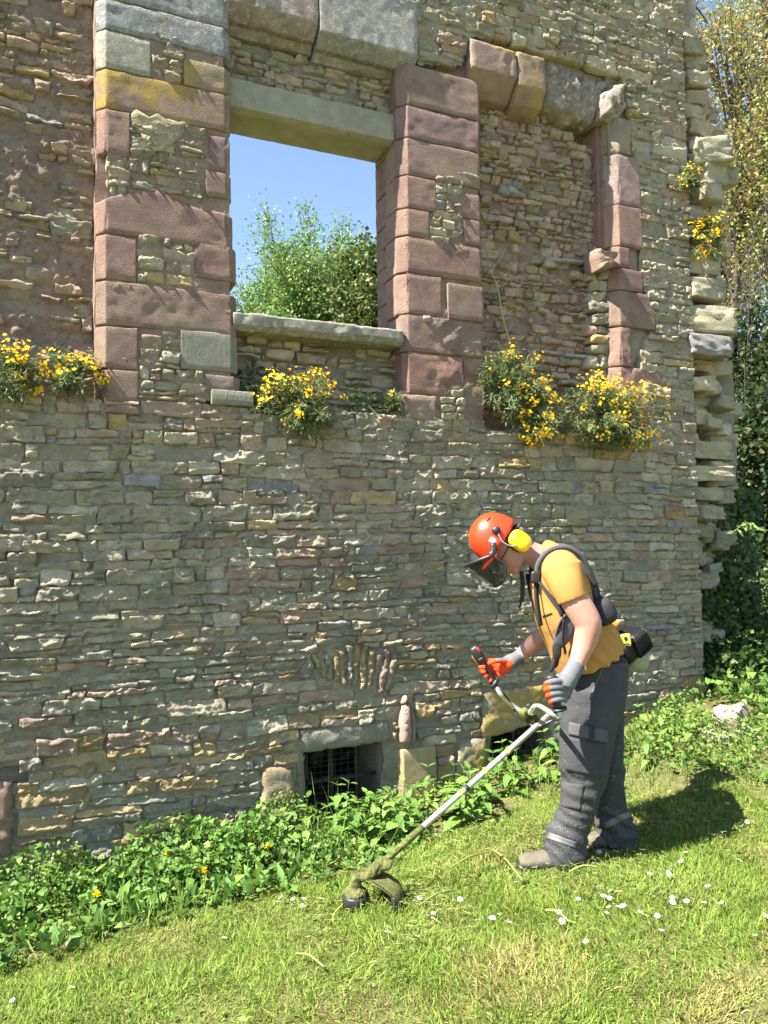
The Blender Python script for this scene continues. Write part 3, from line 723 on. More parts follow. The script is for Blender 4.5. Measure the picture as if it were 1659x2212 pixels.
B(1339, 1362, 705, 790, 1339, M_ASHLAR, PINK, 106, CR*.8, None, rough=.014, wear=.03)
B(1340, 1428, 792, 856, 1340, M_ASHLAR, (.33, .215, .165), 107, CR*.8, None, rough=.010, wear=.03)
B(1342, 1400, 858, 930, 1340, M_ASHLAR, BROWN, 108, CR*.8, None, rough=.012, wear=.03)
dressed('reveal_block', [(XR0-.005, .22), (XR0-.005, .10), (XR0+.06, .10)], z_ledge-.05, zf(1314, 540, .1), M_ASHLAR, (.28, .18, .15), 109, rough=.008)
dressed('reveal_block', [(XR0-.005, .30), (XR0-.005, .10), (XR0+.06, .10)], zf(1314, 538, .1), zf(1314, 262, .1), M_ASHLAR, (.27, .17, .15), 110, rough=.006)
# stones stacked against the right jamb, and a projecting broken stone
rj = random.Random(17); y0_ = 583
while y0_ < 800:
    hh = rj.uniform(15, 31); xs_ = [rj.uniform(1266, 1280), 1312] if rj.random() < .55 else [rj.uniform(1264, 1272), rj.uniform(1284, 1296), 1312]
    for xa_, xb_ in zip(xs_[:-1], xs_[1:]):
        t_ = lambda: rj.uniform(-2.5, 2.5)
        V, f, cc = stone_mesh([WX(xa_, y0_+hh-1+t_(), .1), WX(xb_-1.2, y0_+hh+2+t_(), .1), WX(xb_-1.2, y0_+2+t_(), .1), WX(xa_, y0_+t_(), .1)], .09-rj.uniform(0, .03), .1, rj.randrange(9999), palette(1290, y0_, rj, 'infill'), rough=rj.uniform(.008, .014), edge=.012, bulge=rj.uniform(.0, .012), rnd=rj.uniform(.1, .4), drop=.01)
        o_ = V.mean(0); link('infill_stone', mesh_np('infill_stone', V, f, M_STONE, cc, False, o_), ruin, [float(t) for t in o_])
    y0_ += hh+1
V, f, cc = stone_mesh([WX(1292, 585, -.02), WX(1318, 580, -.02), WX(1330, 545, -.02), WX(1285, 537, -.02)], -.05, .16, 21, (.33, .23, .18), rough=.02, edge=.02, bulge=.03, rnd=.4, drop=.03)
o_ = V.mean(0); link('broken_stone', mesh_np('broken_stone', V, f, M_STONE, cc, False, o_), ruin, [float(t) for t in o_])

# ---- voussoirs of the blind cellar arch
rng = random.Random(4)
n = 13
for k in range(n):
    t = (k+.5)/n; xc = 660+190*t; lean = (t-.5)*-46
    top = 1396+20*(2*t-1)**2+rng.uniform(-4, 4); bot = 1466+46*t-14*(2*t-1)**2+rng.uniform(-10, 10); hw = 190/n/2-.5
    if t < .2: bot -= 10
    c = [WX(xc-hw*.8-lean*-.4, bot), WX(xc+hw*.8-lean*-.4, bot), WX(xc+hw*1.15+lean*.5*-1, top), WX(xc-hw*1.15+lean*.5*-1, top)]
    V, f, cc = stone_mesh(c, -.004-rng.uniform(0, .014), .07, 500+k, [(.35, .28, .21), (.31, .29, .22), (.37, .29, .16), (.33, .235, .19)][rng.randrange(4)], cell=.011, rough=.010, edge=.012, bulge=.0, rnd=.08, strata=1.0, drop=.006)
    o_ = V.mean(0); link('arch_stone', mesh_np('arch_stone', V, f, M_STONE, cc, False, o_), ruin, [float(t) for t in o_])
V, f, cc = stone_mesh([WX(640, 1462), WX(660, 1470), WX(684, 1448), WX(668, 1408)], -.01, .07, 530, (.30, .27, .21), rough=.012)
o_ = V.mean(0); link('arch_stone', mesh_np('arch_stone', V, f, M_STONE, cc, False, o_), ruin, [float(t) for t in o_])

# ---- cellar windows: lintel, jamb stones, grille
def pquad(name, px, yf, depth, col, m, seed, lab=None, **kw):
    k = dict(cell=.022, rough=.006, edge=.008, bulge=.004, rnd=.10, drop=.010, cvar=.12); k.update(kw)
    V, f, cc = stone_mesh([WX(a, b, yf) for a, b in px], yf, depth, seed, col, **k)
    o_ = V.mean(0); ob = link(name, mesh_np(name, V, f, m, cc, False, o_), ruin, [float(t) for t in o_])
    if lab: ob['label'] = lab
    return ob
pquad('cellar_lintel', [(650, 1628), (845, 1600), (843, 1555), (650, 1586)], -.02, .3, (.27, .255, .20), M_PLAIN, 601, 'plain grey lintel', depth_=None) if False else pquad('cellar_lintel', [(650, 1628), (845, 1600), (843, 1555), (648, 1578)], -.014, .3, (.25, .24, .19), M_PLAIN, 601, rough=.006, edge=.008)
pquad('jamb_stone', [(563, 1790), (638, 1790), (634, 1660), (570, 1655)], -.025, .2, (.35, .28, .185), M_OCHRE, 602, rnd=.35)
pquad('jamb_stone', [(640, 1790), (659, 1790), (659, 1630), (642, 1640)], .0, .3, (.27, .22, .17), M_ASHLAR, 603)
pquad('jamb_stone', [(826, 1790), (848, 1790), (850, 1606), (828, 1606)], .03, .3, (.27, .22, .18), M_ASHLAR, 604)
x0_, x1_ = W(868, 1640)[0], W(938, 1640)[0]
dressed('jamb_stone', [(x0_-.05, .18), (x0_-.05, .035), (x0_, -.03), (x1_, -.03), (x1_, .08)], zf(900, 1745, 0), zf(900, 1614, 0), M_OCHRE, (.40, .32, .19), 605, rough=.006, wear=.02)
pquad('carved_stone', [(866, 1610), (893, 1608), (888, 1520), (868, 1525)], -.045, .1, (.40, .29, .235), M_ASHLAR, 606, rough=.006, bulge=.02, rnd=.5)
pquad('carved_stone', [(887, 1608), (899, 1606), (897, 1536), (888, 1540)], -.03, .1, (.36, .26, .21), M_ASHLAR, 607, bulge=.012, rnd=.5)
pquad('carved_stone', [(866, 1524), (884, 1522), (882, 1504), (870, 1506)], -.035, .1, (.38, .28, .22), M_ASHLAR, 608, rnd=.8, bulge=.02)
pquad('cellar_lintel', [(1042, 1600), (1192, 1552), (1192, 1478), (1044, 1498)], -.02, .3, (.31, .27, .19), M_OCHRE, 609)
pquad('jamb_stone', [(986, 1740), (1052, 1740), (1053, 1590), (990, 1610)], -.02, .2, (.36, .30, .20), M_OCHRE, 610, rnd=.25)
pquad('jamb_stone', [(1042, 1740), (1060, 1740), (1060, 1580), (1042, 1592)], .01, .3, (.30, .28, .22), M_ASHLAR, 611)
pquad('jamb_stone', [(1183, 1740), (1204, 1740), (1204, 1540), (1184, 1552)], .01, .3, (.27, .25, .19), M_ASHLAR, 612)
pquad('jamb_stone', [(-45, 1850), (24, 1850), (28, 1692), (-45, 1692)], -.02, .2, (.32, .225, .165), M_ASHLAR, 613)
# a little blocked opening near the helmet, three slates deep
for k in range(4): pquad('slate_slip', [(914, 1303-k*9), (944, 1302-k*9), (944, 1295-k*9), (912, 1296-k*9)], -.005, .1, (.17, .17, .17), M_STONE, 620+k, rough=.003, edge=.003, bulge=0)
for (nm, pxs, bars) in (('a', (661, 824, 1608, 1800, 1612), (0.0, .33, .66, 1.0)), ('b', (1060, 1184, 1560, 1720, 1560), (0.0, .4, .78, 1.0))):
    x0, x1 = W(pxs[0], 1650, .12)[0], W(pxs[1], 1650, .12)[0]; z1 = zf(.5*(pxs[0]+pxs[1]), pxs[2], .12)+.06; z0 = z1-.62
    g = link('window_grille', box(((x0+x1)/2, .12, z1-.01), np.eye(3), ((x1-x0)/2, .012, .012)) and mesh_np('window_grille', *((lambda b: (b[0], [b[1]], M_RUST))(box(((x0+x1)/2, .12, z1-.01), np.eye(3), ((x1-x0)/2, .012, .012))))), ruin)
    for t in bars:
        xb = x0+(x1-x0)*t; b = box((xb, .125, (z0+z1)/2), np.eye(3), (.011, .007, (z1-z0)/2)); link('bar', mesh_np('bar', b[0], [b[1]], M_RUST), g)
    for zz in (z1-.26, z1-.52):
        b = box(((x0+x1)/2, .108, zz), np.eye(3), ((x1-x0)/2, .009, .011)); link('bar', mesh_np('bar', b[0], [b[1]], M_RUST), g)
    A = Acc(); rr = random.Random(3)
    for q in np.arange(x0, x1, .045): A.add(*tube(smooth_path([(q, .095, z0), (q+rr.uniform(-.006, .006), .09, (z0+z1)/2), (q, .095, z1)], 3), .0009, 4)[:2])
    for q in np.arange(z0, z1, .032): A.add(*tube(smooth_path([(x0, .098, q), ((x0+x1)/2, .092, q+rr.uniform(-.006, .006)), (x1, .098, q)], 3), .0009, 4)[:2])
    props(A.obj('wire_mesh', M_WIRE, g), kind='stuff')

# ---- the broken right-hand end: core stones stepping back
def chunk(c, ax, h, seed, col, rough=.10, n=9):
    """rough-hewn boulder or slab: a rounded box of noise"""
    V = []; idx = {}; F4 = []
    s = np.linspace(-1, 1, n)
    def vid(p):
        k = tuple(np.round(p, 4))
        if k not in idx: idx[k] = len(V); V.append(p)
        return idx[k]
    for a in range(3):
        for sg in (-1, 1):
            for i in range(n-1):
                for j in range(n-1):
                    q = []
                    for (di, dj) in ((0, 0), (1, 0), (1, 1), (0, 1)):
                        p = np.zeros(3); p[a] = sg; p[(a+1) % 3] = s[i+di]; p[(a+2) % 3] = s[j+dj]; q.append(vid(p))
                    F4.append(q if sg > 0 else q[::-1])
    V = np.array(V, float); r = np.linalg.norm(V, axis=1, keepdims=True); V = V*(1-.06*(r-1))
    nn = np.stack([fbm(V*1.3+seed*3.3, 2, 71), fbm(V*1.3+seed*3.3+9, 2, 72), fbm(V*1.3+seed*3.3+20, 2, 73)], 1)
    n6 = np.stack([_hash(np.floor(V[:, 0]*2+seed).astype(np.int64), np.floor(V[:, 2]*3.3+V[:, 0]*.7+nn[:, 0]).astype(np.int64), np.full(len(V), seed, np.int64), a) for a in (75, 76, 77)], 1)-.5
    V = V + nn*rough*1.2 + n6*rough*np.array([1.1, 1.1, .2])
    X = (V*np.asarray(h))@np.asarray(ax)+np.asarray(c)
    return X, np.array(F4), np.asarray(col)*(1+.12*vnoise(X*9, 74))[:, None]
def rot_ax(rx, ry, rz):
    from mathutils import Euler
    return np.array(Euler((rx, ry, rz)).to_matrix()).T
rng = random.Random(21)
big = [((1500, 292), (1548, 262), .06, .25), ((1500, 345), (1590, 300), -.02, -.18), ((1510, 392), (1580, 345), -.03, -.2), ((1508, 430), (1575, 395), -.02, -.1), ((1495, 590), (1560, 545), .02, .05), ((1500, 645), (1570, 600), .0, .0), ((1500, 722), (1598, 660), -.05, .03), ((1502, 768), (1584, 722), -.03, .04), ((1505, 800), (1545, 772), .04, 0),
       ((1500, 990), (1580, 945), .02, .02), ((1502, 1040), (1590, 1000), .0, 0), ((1500, 1085), (1570, 1050), .03, 0), ((1502, 1128), (1575, 1090), .03, 0), ((1496, 555), (1540, 515), .05, .1), ((1490, 245), (1545, 205), .12, .2), ((1488, 200), (1520, 160), .10, .1), ((1560, 395), (1598, 355), .25, -.1)]
def endstone(px0, py0, px1, py1, y, tilt, seed, ydep=None, bright=1.0):
    y = y+rng.uniform(-.05, .04); a, b = W(px0, py0, y), W(px1, py1, y); hx, hz = abs(b[0]-a[0])/2*rng.uniform(.8, 1), abs(b[2]-a[2])/2*.78; hy = ydep or rng.uniform(.10, .17)
    c = ((a[0]+b[0])/2, y+hy, (a[2]+b[2])/2)
    V, f, cc = chunk(c, rot_ax(rng.uniform(-.12, .12), tilt, rng.uniform(-.3, .3)), (hx, hy, hz), seed, palette(1500, 600, rng, 'end')*bright, .11, 12)
    o_ = V.mean(0); link('core_stone', mesh_np('core_stone', V, f, M_STONE, cc, False, o_), ruin, [float(t) for t in o_])
for k, ((x0_, y0_), (x1_, y1_), y, tl) in enumerate(big): endstone(x0_, y0_, x1_, y1_, y, tl, 700+k)
A = Acc()
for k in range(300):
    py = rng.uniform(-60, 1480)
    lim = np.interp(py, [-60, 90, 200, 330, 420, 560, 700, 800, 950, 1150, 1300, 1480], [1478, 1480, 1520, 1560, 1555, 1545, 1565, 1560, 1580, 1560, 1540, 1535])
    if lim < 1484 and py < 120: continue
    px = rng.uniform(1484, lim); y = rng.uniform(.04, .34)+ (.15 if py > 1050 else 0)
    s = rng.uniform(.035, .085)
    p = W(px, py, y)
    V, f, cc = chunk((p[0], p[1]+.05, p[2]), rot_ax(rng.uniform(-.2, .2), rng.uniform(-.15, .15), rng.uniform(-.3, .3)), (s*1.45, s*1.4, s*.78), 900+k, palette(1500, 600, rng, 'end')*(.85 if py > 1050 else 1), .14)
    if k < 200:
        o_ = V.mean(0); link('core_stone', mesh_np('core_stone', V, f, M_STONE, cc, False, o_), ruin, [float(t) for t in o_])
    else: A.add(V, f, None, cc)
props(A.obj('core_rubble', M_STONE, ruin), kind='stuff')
for (za, zb, lim) in ((-60, 150, 1478), (150, 330, 1505), (330, 560, 1535), (560, 800, 1530), (800, 1050, 1560), (1050, 1500, 1560)):
    mass('core', W(1470, 500)[0], W(lim, .5*(za+zb), .35)[0], zf(1500, zb, .3), zf(1500, za, .3)+.01, .22 if zb < 1051 else .34, .75, (.27, .245, .19))

# ================================================================== PLANTS
def leaves(Pp, D, Nn, L, Wd, fold=.18, droop=.15):
    """diamond leaves, 2 quads-worth of triangles each: base, left, right, tip, rib"""
    Pp = np.asarray(Pp, float); D = nrm(D); S = nrm(np.cross(D, Nn)); U = np.cross(S, D)
    L = np.asarray(L)[:, None]; Wd = np.asarray(Wd)[:, None]
    mid = Pp+D*L*.45; tip = Pp+D*L-U*L*droop
    V = np.stack([Pp, mid+S*Wd*.5+U*Wd*fold, mid-S*Wd*.5+U*Wd*fold, tip, mid-U*L*droop*.12], 1).reshape(-1, 3)
    k = np.arange(len(Pp))[:, None]*5
    f = np.concatenate([k+np.array([[0, 4, 1]]), k+np.array([[1, 4, 3]]), k+np.array([[0, 2, 4]]), k+np.array([[2, 3, 4]])])
    return V, f
def rep5(c): return np.repeat(np.asarray(c), 5, 0)
def rdir(r, n, up=0.0):
    v = r.normal(size=(n, 3)); v[:, 2] += up; return nrm(v)
def leafcol(r, n, base, var=.25, alt=None, frac=.2):
    c = np.asarray(base)*(1+r.uniform(-var, var, (n, 1)))*(1+r.uniform(-.06, .06, (n, 3)))
    if alt is not None:
        m = r.random(n) < frac; c[m] = np.asarray(alt)*(1+r.uniform(-var, var, (m.sum(), 1)))
    return c
def blades(Pp, D, L, Wd, bend):
    """grass blades: 5 vertices, 3 triangles"""
    n = len(Pp); S = nrm(np.cross(D, np.array([0, 0, 1.])+np.random.default_rng(1).normal(size=(n, 3))*.4)); L = L[:, None]; Wd = Wd[:, None]
    mid = Pp+D*L*.55; tip = Pp+D*L+bend*L
    V = np.stack([Pp-S*Wd*.5, Pp+S*Wd*.5, mid-S*Wd*.4, mid+S*Wd*.4, tip], 1).reshape(-1, 3)
    k = np.arange(n)[:, None]*5
    return V, np.concatenate([k+np.array([[0, 1, 3]]), k+np.array([[0, 3, 2]]), k+np.array([[2, 3, 4]])])

R = np.random.default_rng(7)
def scatter(n, x0, x1, y0, y1):
    x = R.uniform(x0, x1, n); y = R.uniform(y0, y1, n); return np.stack([x, y, gz(x, y)], 1)
# edge of the uncut strip (distance from the wall), by x
def strip(x): return -np.interp(x, [-2, -.3, .4, .9, 1.5, 2.1, 2.8, 3.3, 4.0, 4.8, 6, 9], [.95, .90, .80, .80, .82, .62, .62, 1.0, 1.5, 2.2, 3.0, 3.2])
# ---- mown lawn
def lawn_blades(n, x0, x1, y0, y1, wmul=1.0, hmul=1.0):
    p = scatter(n, x0, x1, y0, y1)
    ed = strip(p[:, 0])+.1*vnoise(p*3, 101)
    cutz = p[:, 1] < ed+.06
    q = p*np.array([1, 1, 0])
    dry = np.clip(fbm(q*1.9+3, 3, 102)*2.3+.16-.4*sstep(-2.3, -1.4, p[:, 1]), 0, 1)*.7
    h = R.uniform(.016, .046, len(p))*(1+.5*vnoise(q*4, 103))*hmul
    ok = cutz & (h > .004); p, dry, h, q = p[ok], dry[ok], h[ok], q[ok]
    m = len(p); D = rdir(R, m, 1.0); lean = np.stack([vnoise(q*5, 104), vnoise(q*5, 105), 0*h], 1)*.5
    D = nrm(D+lean); bend = R.normal(size=(m, 3))*.28+lean*.3
    g = leafcol(R, m, (.150, .235, .032), .3, (.24, .28, .055), .26)
    d = leafcol(R, m, (.34, .29, .105), .25)
    k = (R.random(m) < dry*.8)[:, None]; c = np.where(k, d, g)
    V, f = blades(p, D, h, R.uniform(.0022, .0045, m)*wmul, bend)
    return V, f, rep5(c)
A = Acc()
for args in ((150000, -1.2, 3.6, -2.6, -.5), (60000, 1.2, 5.5, -3.0, .4), (26000, -3, 8, -5, .5, 1.4, 1.2)):
    V, f, c = lawn_blades(*args); A.add(V, None, f, c)
# clippings lying on the lawn, thick where the strip was just cut
n = 46000; p = scatter(n, .3, 5.2, -2.6, -.3); q = p*np.array([1, 1, 0])
wt = np.exp(-((p[:, 1]-strip(p[:, 0])+.45)/.5)**2)*sstep(.7, 1.5, p[:, 0]); ok = (R.random(n) < wt*(.5+.6*vnoise(q*4, 107))) & (p[:, 1] < strip(p[:, 0])+.12); p = p[ok]; n = len(p)
D = rdir(R, n); D[:, 2] = D[:, 2]*.12+.04; D = nrm(D); p[:, 2] += R.uniform(.018, .05, n)
c = leafcol(R, n, (.21, .27, .07), .3, (.33, .31, .13), .3)
V, f = blades(p, D, R.uniform(.015, .055, n), R.uniform(.002, .004, n), R.normal(size=(n, 3))*.15); A.add(V, None, f, rep5(c))
props(A.obj('lawn_grass', M_GRASS), 'short mown lawn grass with dry straw coloured patches and clippings', 'grass', None, 'stuff')
# ---- low weeds: round leaves spread over the strip and sprinkled in the lawn
A = Acc()
def weeds(n, x0, x1, hf, dens, y0=-3.4, y1=-.02, size=(.014, .036), cola=(.062, .135, .024), colb=(.115, .195, .035)):
    p = scatter(n, x0, x1, y0, y1); ed = strip(p[:, 0])+.16*vnoise(p*np.array([3, 3, 0]), 101)+.09*vnoise(p*np.array([9, 9, 0]), 106); inn = p[:, 1] > ed
    p = p[inn]; ed = ed[inn]; t = np.clip((p[:, 1]-ed)/.4, 0, 1)
    h = hf(p[:, 0])*(.2+.8*t)*np.clip(1+1.5*fbm(p*np.array([3.0, 3.0, 0]), 2, 108), .15, 2.3)
    keep = R.random(len(p)) < dens(p[:, 0], p[:, 1]); p, h = p[keep], h[keep]; m = len(p)
    p[:, 2] += h*np.sqrt(R.random(m))
    D = rdir(R, m); D[:, 2] = D[:, 2]*.6+.15; N_ = rdir(R, m, .9)
    L = R.uniform(size[0], size[1], m); c = leafcol(R, m, cola, .3, colb, .4)
    V, f = leaves(p, D, N_, L, L*R.uniform(.7, 1.1, m)); A.add(V, None, f, rep5(c))
hs = lambda x: np.interp(x, [-1, 0, .6, 1.2, 1.6, 2.1, 2.6, 3.4, 4.5, 7], [.17, .16, .15, .17, .10, .08, .07, .08, .14, .3])
pn_ = lambda x, y, k: vnoise(np.stack([np.asarray(x)*2.1, np.asarray(y)*2.1, 0*np.asarray(x)], 1), k)
weeds(26000, -1.4, 2.0, hs, lambda x, y: np.clip(.55+.7*pn_(x, y, 120), .1, 1), -1.3, size=(.010, .022), cola=(.115, .215, .034), colb=(.18, .275, .05))
weeds(17000, -1.4, 2.0, hs, lambda x, y: np.clip(.5-.9*pn_(x, y, 120), .05, 1), -1.3, size=(.022, .045), cola=(.085, .185, .032), colb=(.135, .24, .042))
weeds(15000, 1.9, 4.2, hs, lambda x, y: np.clip(.5+.9*pn_(x, y, 121), .03, 1), -1.8, size=(.012, .032), cola=(.115, .215, .034), colb=(.19, .275, .05))
weeds(9000, 4.0, 9, hs, lambda x, y: 0*x+.7, -3.2, .0, (.02, .045), (.10, .195, .034), (.17, .255, .05))
weeds(3600, 4.4, 9, lambda x: hs(x)*1.2, lambda x, y: 0*x+.8, -1.6, .0, (.05, .085), (.09, .18, .034), (.13, .23, .045))
weeds(30000, 4.7, 9, lambda x: .45+0*x, lambda x, y: 0*x+.9, -.5, 3.2, (.03, .065), (.05, .10, .022), (.09, .15, .03))
def broad(n, x0, x1, y0, size, cola, colb, dens):              # upright broad leaves in rosettes
    p = scatter(n, x0, x1, y0, -.03); ed = strip(p[:, 0]); p = p[(p[:, 1] > ed-.04) & (R.random(n) < dens(p[:, 0], p[:, 1]))]; k = 6
    P0 = np.repeat(p, k, 0); m = len(P0); D = rdir(R, m); D[:, 2] = np.abs(D[:, 2])*.7+.35; L = R.uniform(size[0], size[1], m)
    P0 = P0+D*.03+np.array([0, 0, .02]); V, f = leaves(P0, D, rdir(R, m, .6), L, L*R.uniform(.35, .6, m), .15, .3); A.add(V, None, f, rep5(leafcol(R, m, cola, .25, colb, .4)))
broad(520, -1.3, 1.7, -1.0, (.05, .10), (.09, .19, .034), (.15, .25, .045), lambda x, y: np.clip(.5+.8*pn_(x, y, 122), 0, 1))
broad(260, 2.2, 5.2, -1.5, (.04, .09), (.08, .16, .03), (.14, .22, .04), lambda x, y: np.clip(.5+.8*pn_(x, y, 123), 0, 1))
p = scatter(2600, -1.2, 5, -2.8, -.4); n = len(p); ok = p[:, 1] < strip(p[:, 0]); q = p*np.array([1, 1, 0]); ok &= R.random(n) < np.clip(vnoise(q*3, 109)+.25, 0, 1); p = p[ok]; n = len(p); p[:, 2] += R.uniform(.012, .04, n)
D = rdir(R, n); D[:, 2] *= .2; L = R.uniform(.012, .03, n); V, f = leaves(p, D, rdir(R, n, 2.), L, L*.85); A.add(V, None, f, rep5(leafcol(R, n, (.10, .19, .03), .3)))
props(A.obj('weeds', M_LEAF), 'leafy green weeds covering the ground along the wall foot', 'weeds', None, 'stuff')
# taller grass stalks in the strip
A = Acc(); p = scatter(26000, -1.3, 6.5, -2.6, -.03); ed = strip(p[:, 0]); ok = (p[:, 1] > ed-.03) & (R.random(len(p)) < np.clip(fbm(p*np.array([2.2, 2.2, 0]), 2, 110)*1.4+.4, .04, 1)); p = p[ok]; n = len(p)
D = rdir(R, n, 3.2); L = R.uniform(.05, .22, n)*np.where(R.random(n) < .06, 1.9, 1)*np.where((p[:, 0] > 1.9) & (p[:, 0] < 4.5), .6, 1); V, f = blades(p, D, L, R.uniform(.003, .0065, n), R.normal(size=(n, 3))*.2); A.add(V, None, f, rep5(leafcol(R, n, (.11, .20, .035), .3, (.20, .26, .06), .3)))
props(A.obj('long_grass', M_GRASS), 'long uncut grass standing among the weeds by the wall', 'grass', None, 'stuff')

# ---- nettles: each a plant with a stem and single toothed leaves
def nettle_leaf_mesh(nm, col, L=.075):
    w = np.array([.0, .34, .40, .44, .36, .38, .26, .27, .12, .0])*.62; t = np.linspace(0, 1, len(w)); A = Acc()
    V = []; 
    for k in range(len(t)):
        dz = -.22*t[k]**2
        V += [(t[k]*L, 0, (dz-.0)*L), (t[k]*L+(.05*L if k % 2 else 0), w[k]*L*.9, (dz+.16*w[k])*L), (t[k]*L+(.05*L if k % 2 else 0), -w[k]*L*.9, (dz+.16*w[k])*L)]
    f = []
    for k in range(len(t)-1): a = 3*k; f += [(a, a+3, a+4, a+1), (a, a+2, a+5, a+3)]
    V = np.array(V); return mesh_np(nm, V, [np.array(f)], M_LEAF, np.asarray(col)*(1+.1*vnoise(V*80, 111))[:, None])
NL = [nettle_leaf_mesh('leaf', c) for c in ((.115, .225, .038), (.14, .26, .045), (.09, .19, .034), (.18, .295, .058))]
def nettle_stem_mesh(h):
    pth = smooth_path([(0, 0, 0), (.012*h, .02*h, h*.5), (.04*h, .01*h, h)], 4); V, f4, f3 = tube(pth, np.linspace(.0032, .0015, len(pth)), 5)
    return mesh_np('stem', V, [f4, f3], M_LEAF, np.broadcast_to((.09, .13, .035), V.shape))
NS = [nettle_stem_mesh(1.0)]
def nettle(x, y, h, seed, label, group):
    rr = random.Random(seed); o = thing('nettle', label, 'nettle plant', (x, y, float(gz(x, y))-.01), group)
    o.rotation_euler = (rr.uniform(-.15, .15), rr.uniform(-.15, .15), rr.uniform(0, 6.28))
    s = link('stem', NS[0], o); s.scale = (1, 1, h)
    k = max(3, int(h/.055)); 
    for i in range(k):
        t = (i+1.2)/(k+.6); sz = (1.6-.75*t)*rr.uniform(.8, 1.2)*(.85+.9*h)
        if i == k-1: sz *= .75
        for sd in (0, 1):
            l = link('leaf', NL[rr.randrange(4)], o, (.04*t*t*1.0, .02*t, h*t)); l.scale = (sz, sz, sz)
            l.rotation_euler = (rr.uniform(-.2, .2), rr.uniform(-.1, .5) if i < k-1 else rr.uniform(-.9, -.2), i*1.57+sd*3.14+rr.uniform(-.3, .3))
rng = random.Random(31); cnt = 0
NETT = 'nettles growing along the wall foot'
for (xa, xb, n, ha, hb, dy0, dy1) in ((1.15, 1.75, 12, .18, .30, .12, .55), (1.5, 2.35, 34, .17, .31, .10, .6), (2.4, 3.3, 16, .14, .27, .08, .45), (3.3, 4.6, 14, .14, .26, .08, .8), (.1, 1.1, 14, .12, .24, .08, .6), (4.6, 6.0, 14, .2, .4, -.2, 1.2)):
    for k in range(n):
        x = rng.uniform(xa, xb); y = -rng.uniform(dy0, dy1)
        where = 'in front of the barred cellar openings' if 1.6 < x < 2.6 else ('to the left of the cellar openings' if x < 1.6 else ('behind the worker' if x < 4.6 else 'past the end of the wall'))
        nettle(x, y, rng.uniform(ha, hb), rng.randrange(9999), 'leafy green nettle stem with toothed leaves '+where, 'nettles '+where); cnt += 1

# ================================================================== THE WORKER
def rbox(c, ax, h, p=5.0, nu=24, nv=14):
    """rounded box: a superellipsoid"""
    V, f4, f3 = ellipsoid((0, 0, 0), np.eye(3), (1, 1, 1), nu, nv)
    r = (np.abs(V)**p).sum(1)**(-1/p); V = V*r[:, None]
    return (V*np.asarray(h))@np.asarray(ax)+np.asarray(c), f4, f3
def ribbon(path, width, thick, waxis):
    """strap of rectangular section along a path; waxis (k,3) or (3,) is the width direction"""
    path = np.asarray(path, float); k = len(path); T = nrm(np.gradient(path, axis=0)); wv = np.broadcast_to(np.asarray(waxis, float), path.shape)
    wv = nrm(wv-T*(wv*T).sum(1, keepdims=True)); n_ = np.cross(T, wv); width = np.broadcast_to(width, (k,))[:, None]/2; h = thick/2
    V = np.stack([path+wv*width+n_*h, path-wv*width+n_*h, path-wv*width-n_*h, path+wv*width-n_*h], 1).reshape(-1, 3)
    f = [(4*i+j, 4*i+(j+1) % 4, 4*i+4+(j+1) % 4, 4*i+4+j) for i in range(k-1) for j in range(4)]+[(3, 2, 1, 0), (4*k-4, 4*k-3, 4*k-2, 4*k-1)]
    return V, np.array(f), None
pn, dN = G(1190, 1874); pf, dF = G(1318, 1829)
DP = dN*.5+dF*.5; dl_ = dN-DP+.0; df_ = dF-DP
m_ = lambda px: px*DP/F                                     # pixels to metres at the worker
SIDE = nrm(ray(1270, 1500)*np.array([1, 1, 0]))             # his right hand side, away from the viewer
def Q(px, py, o=0.0): return P(px, py, DP+o)
def loft(A, rings, side=None, n=20):
    """rings: (px,py,depth offset, in-plane radius px, lateral radius m)"""
    r = smooth_path(rings, 4); path = np.array([Q(a, b, o) for a, b, o, _, _ in r])
    A.add(*tube(path, r[:, 4], n, SIDE if side is None else side, m_(r[:, 3])))
worker = thing('person', 'worker in orange helmet, mustard T-shirt and dark trousers bending over a brush cutter', 'person', (pn+pf)/2)
OW = (pn+pf)/2
def wobj(A, name, mt, smooth=True, parent=None):
    return A.obj(name, mt, parent or worker, smooth, OW) if parent is None else A.obj(name, mt, parent, smooth, OW)

Uh = nrm(RT*-.811+UP*.584); Fh0 = nrm(RT*-.584-UP*.811); Lh0 = np.cross(Uh, Fh0)
if Lh0@FW < 0: Lh0 = -Lh0
ya = math.radians(14); Fh = Fh0*math.cos(ya)-Lh0*math.sin(ya); Lh = Lh0*math.cos(ya)+Fh0*math.sin(ya)
HA = np.array([Fh, Lh, Uh]); HC = Q(1088, 1176); HM = Q(1080, 1163)
def hp(f, l, u, c=HC): return c+Fh*f+Lh*l+Uh*u
S1, S2 = -.175, .175
A = Acc()                                                   # the body, one surface
A.add(*ellipsoid(HC, HA, (.098, .078, .105))); A.add(*ellipsoid(hp(.035, 0, -.055), HA, (.068, .062, .085)))
A.add(*ellipsoid(hp(.072, 0, -.118), HA, (.028, .034, .022))); A.add(*ellipsoid(hp(.03, 0, -.10), HA, (.06, .056, .035)))
A.add(*ellipsoid(hp(.112, 0, -.035), HA, (.017, .014, .024))); A.add(*ellipsoid(hp(.117, 0, -.045), HA, (.013, .017, .010)))
A.add(*ellipsoid(hp(.094, 0, -.078), HA, (.014, .024, .008))); A.add(*ellipsoid(hp(.093, 0, -.090), HA, (.013, .021, .007)))
A.add(*ellipsoid(hp(.088, 0, .012), HA, (.018, .055, .012)))
for s_ in (-1, 1): A.add(*ellipsoid(hp(-.005, .078*s_, -.03), HA, (.02, .012, .032)))
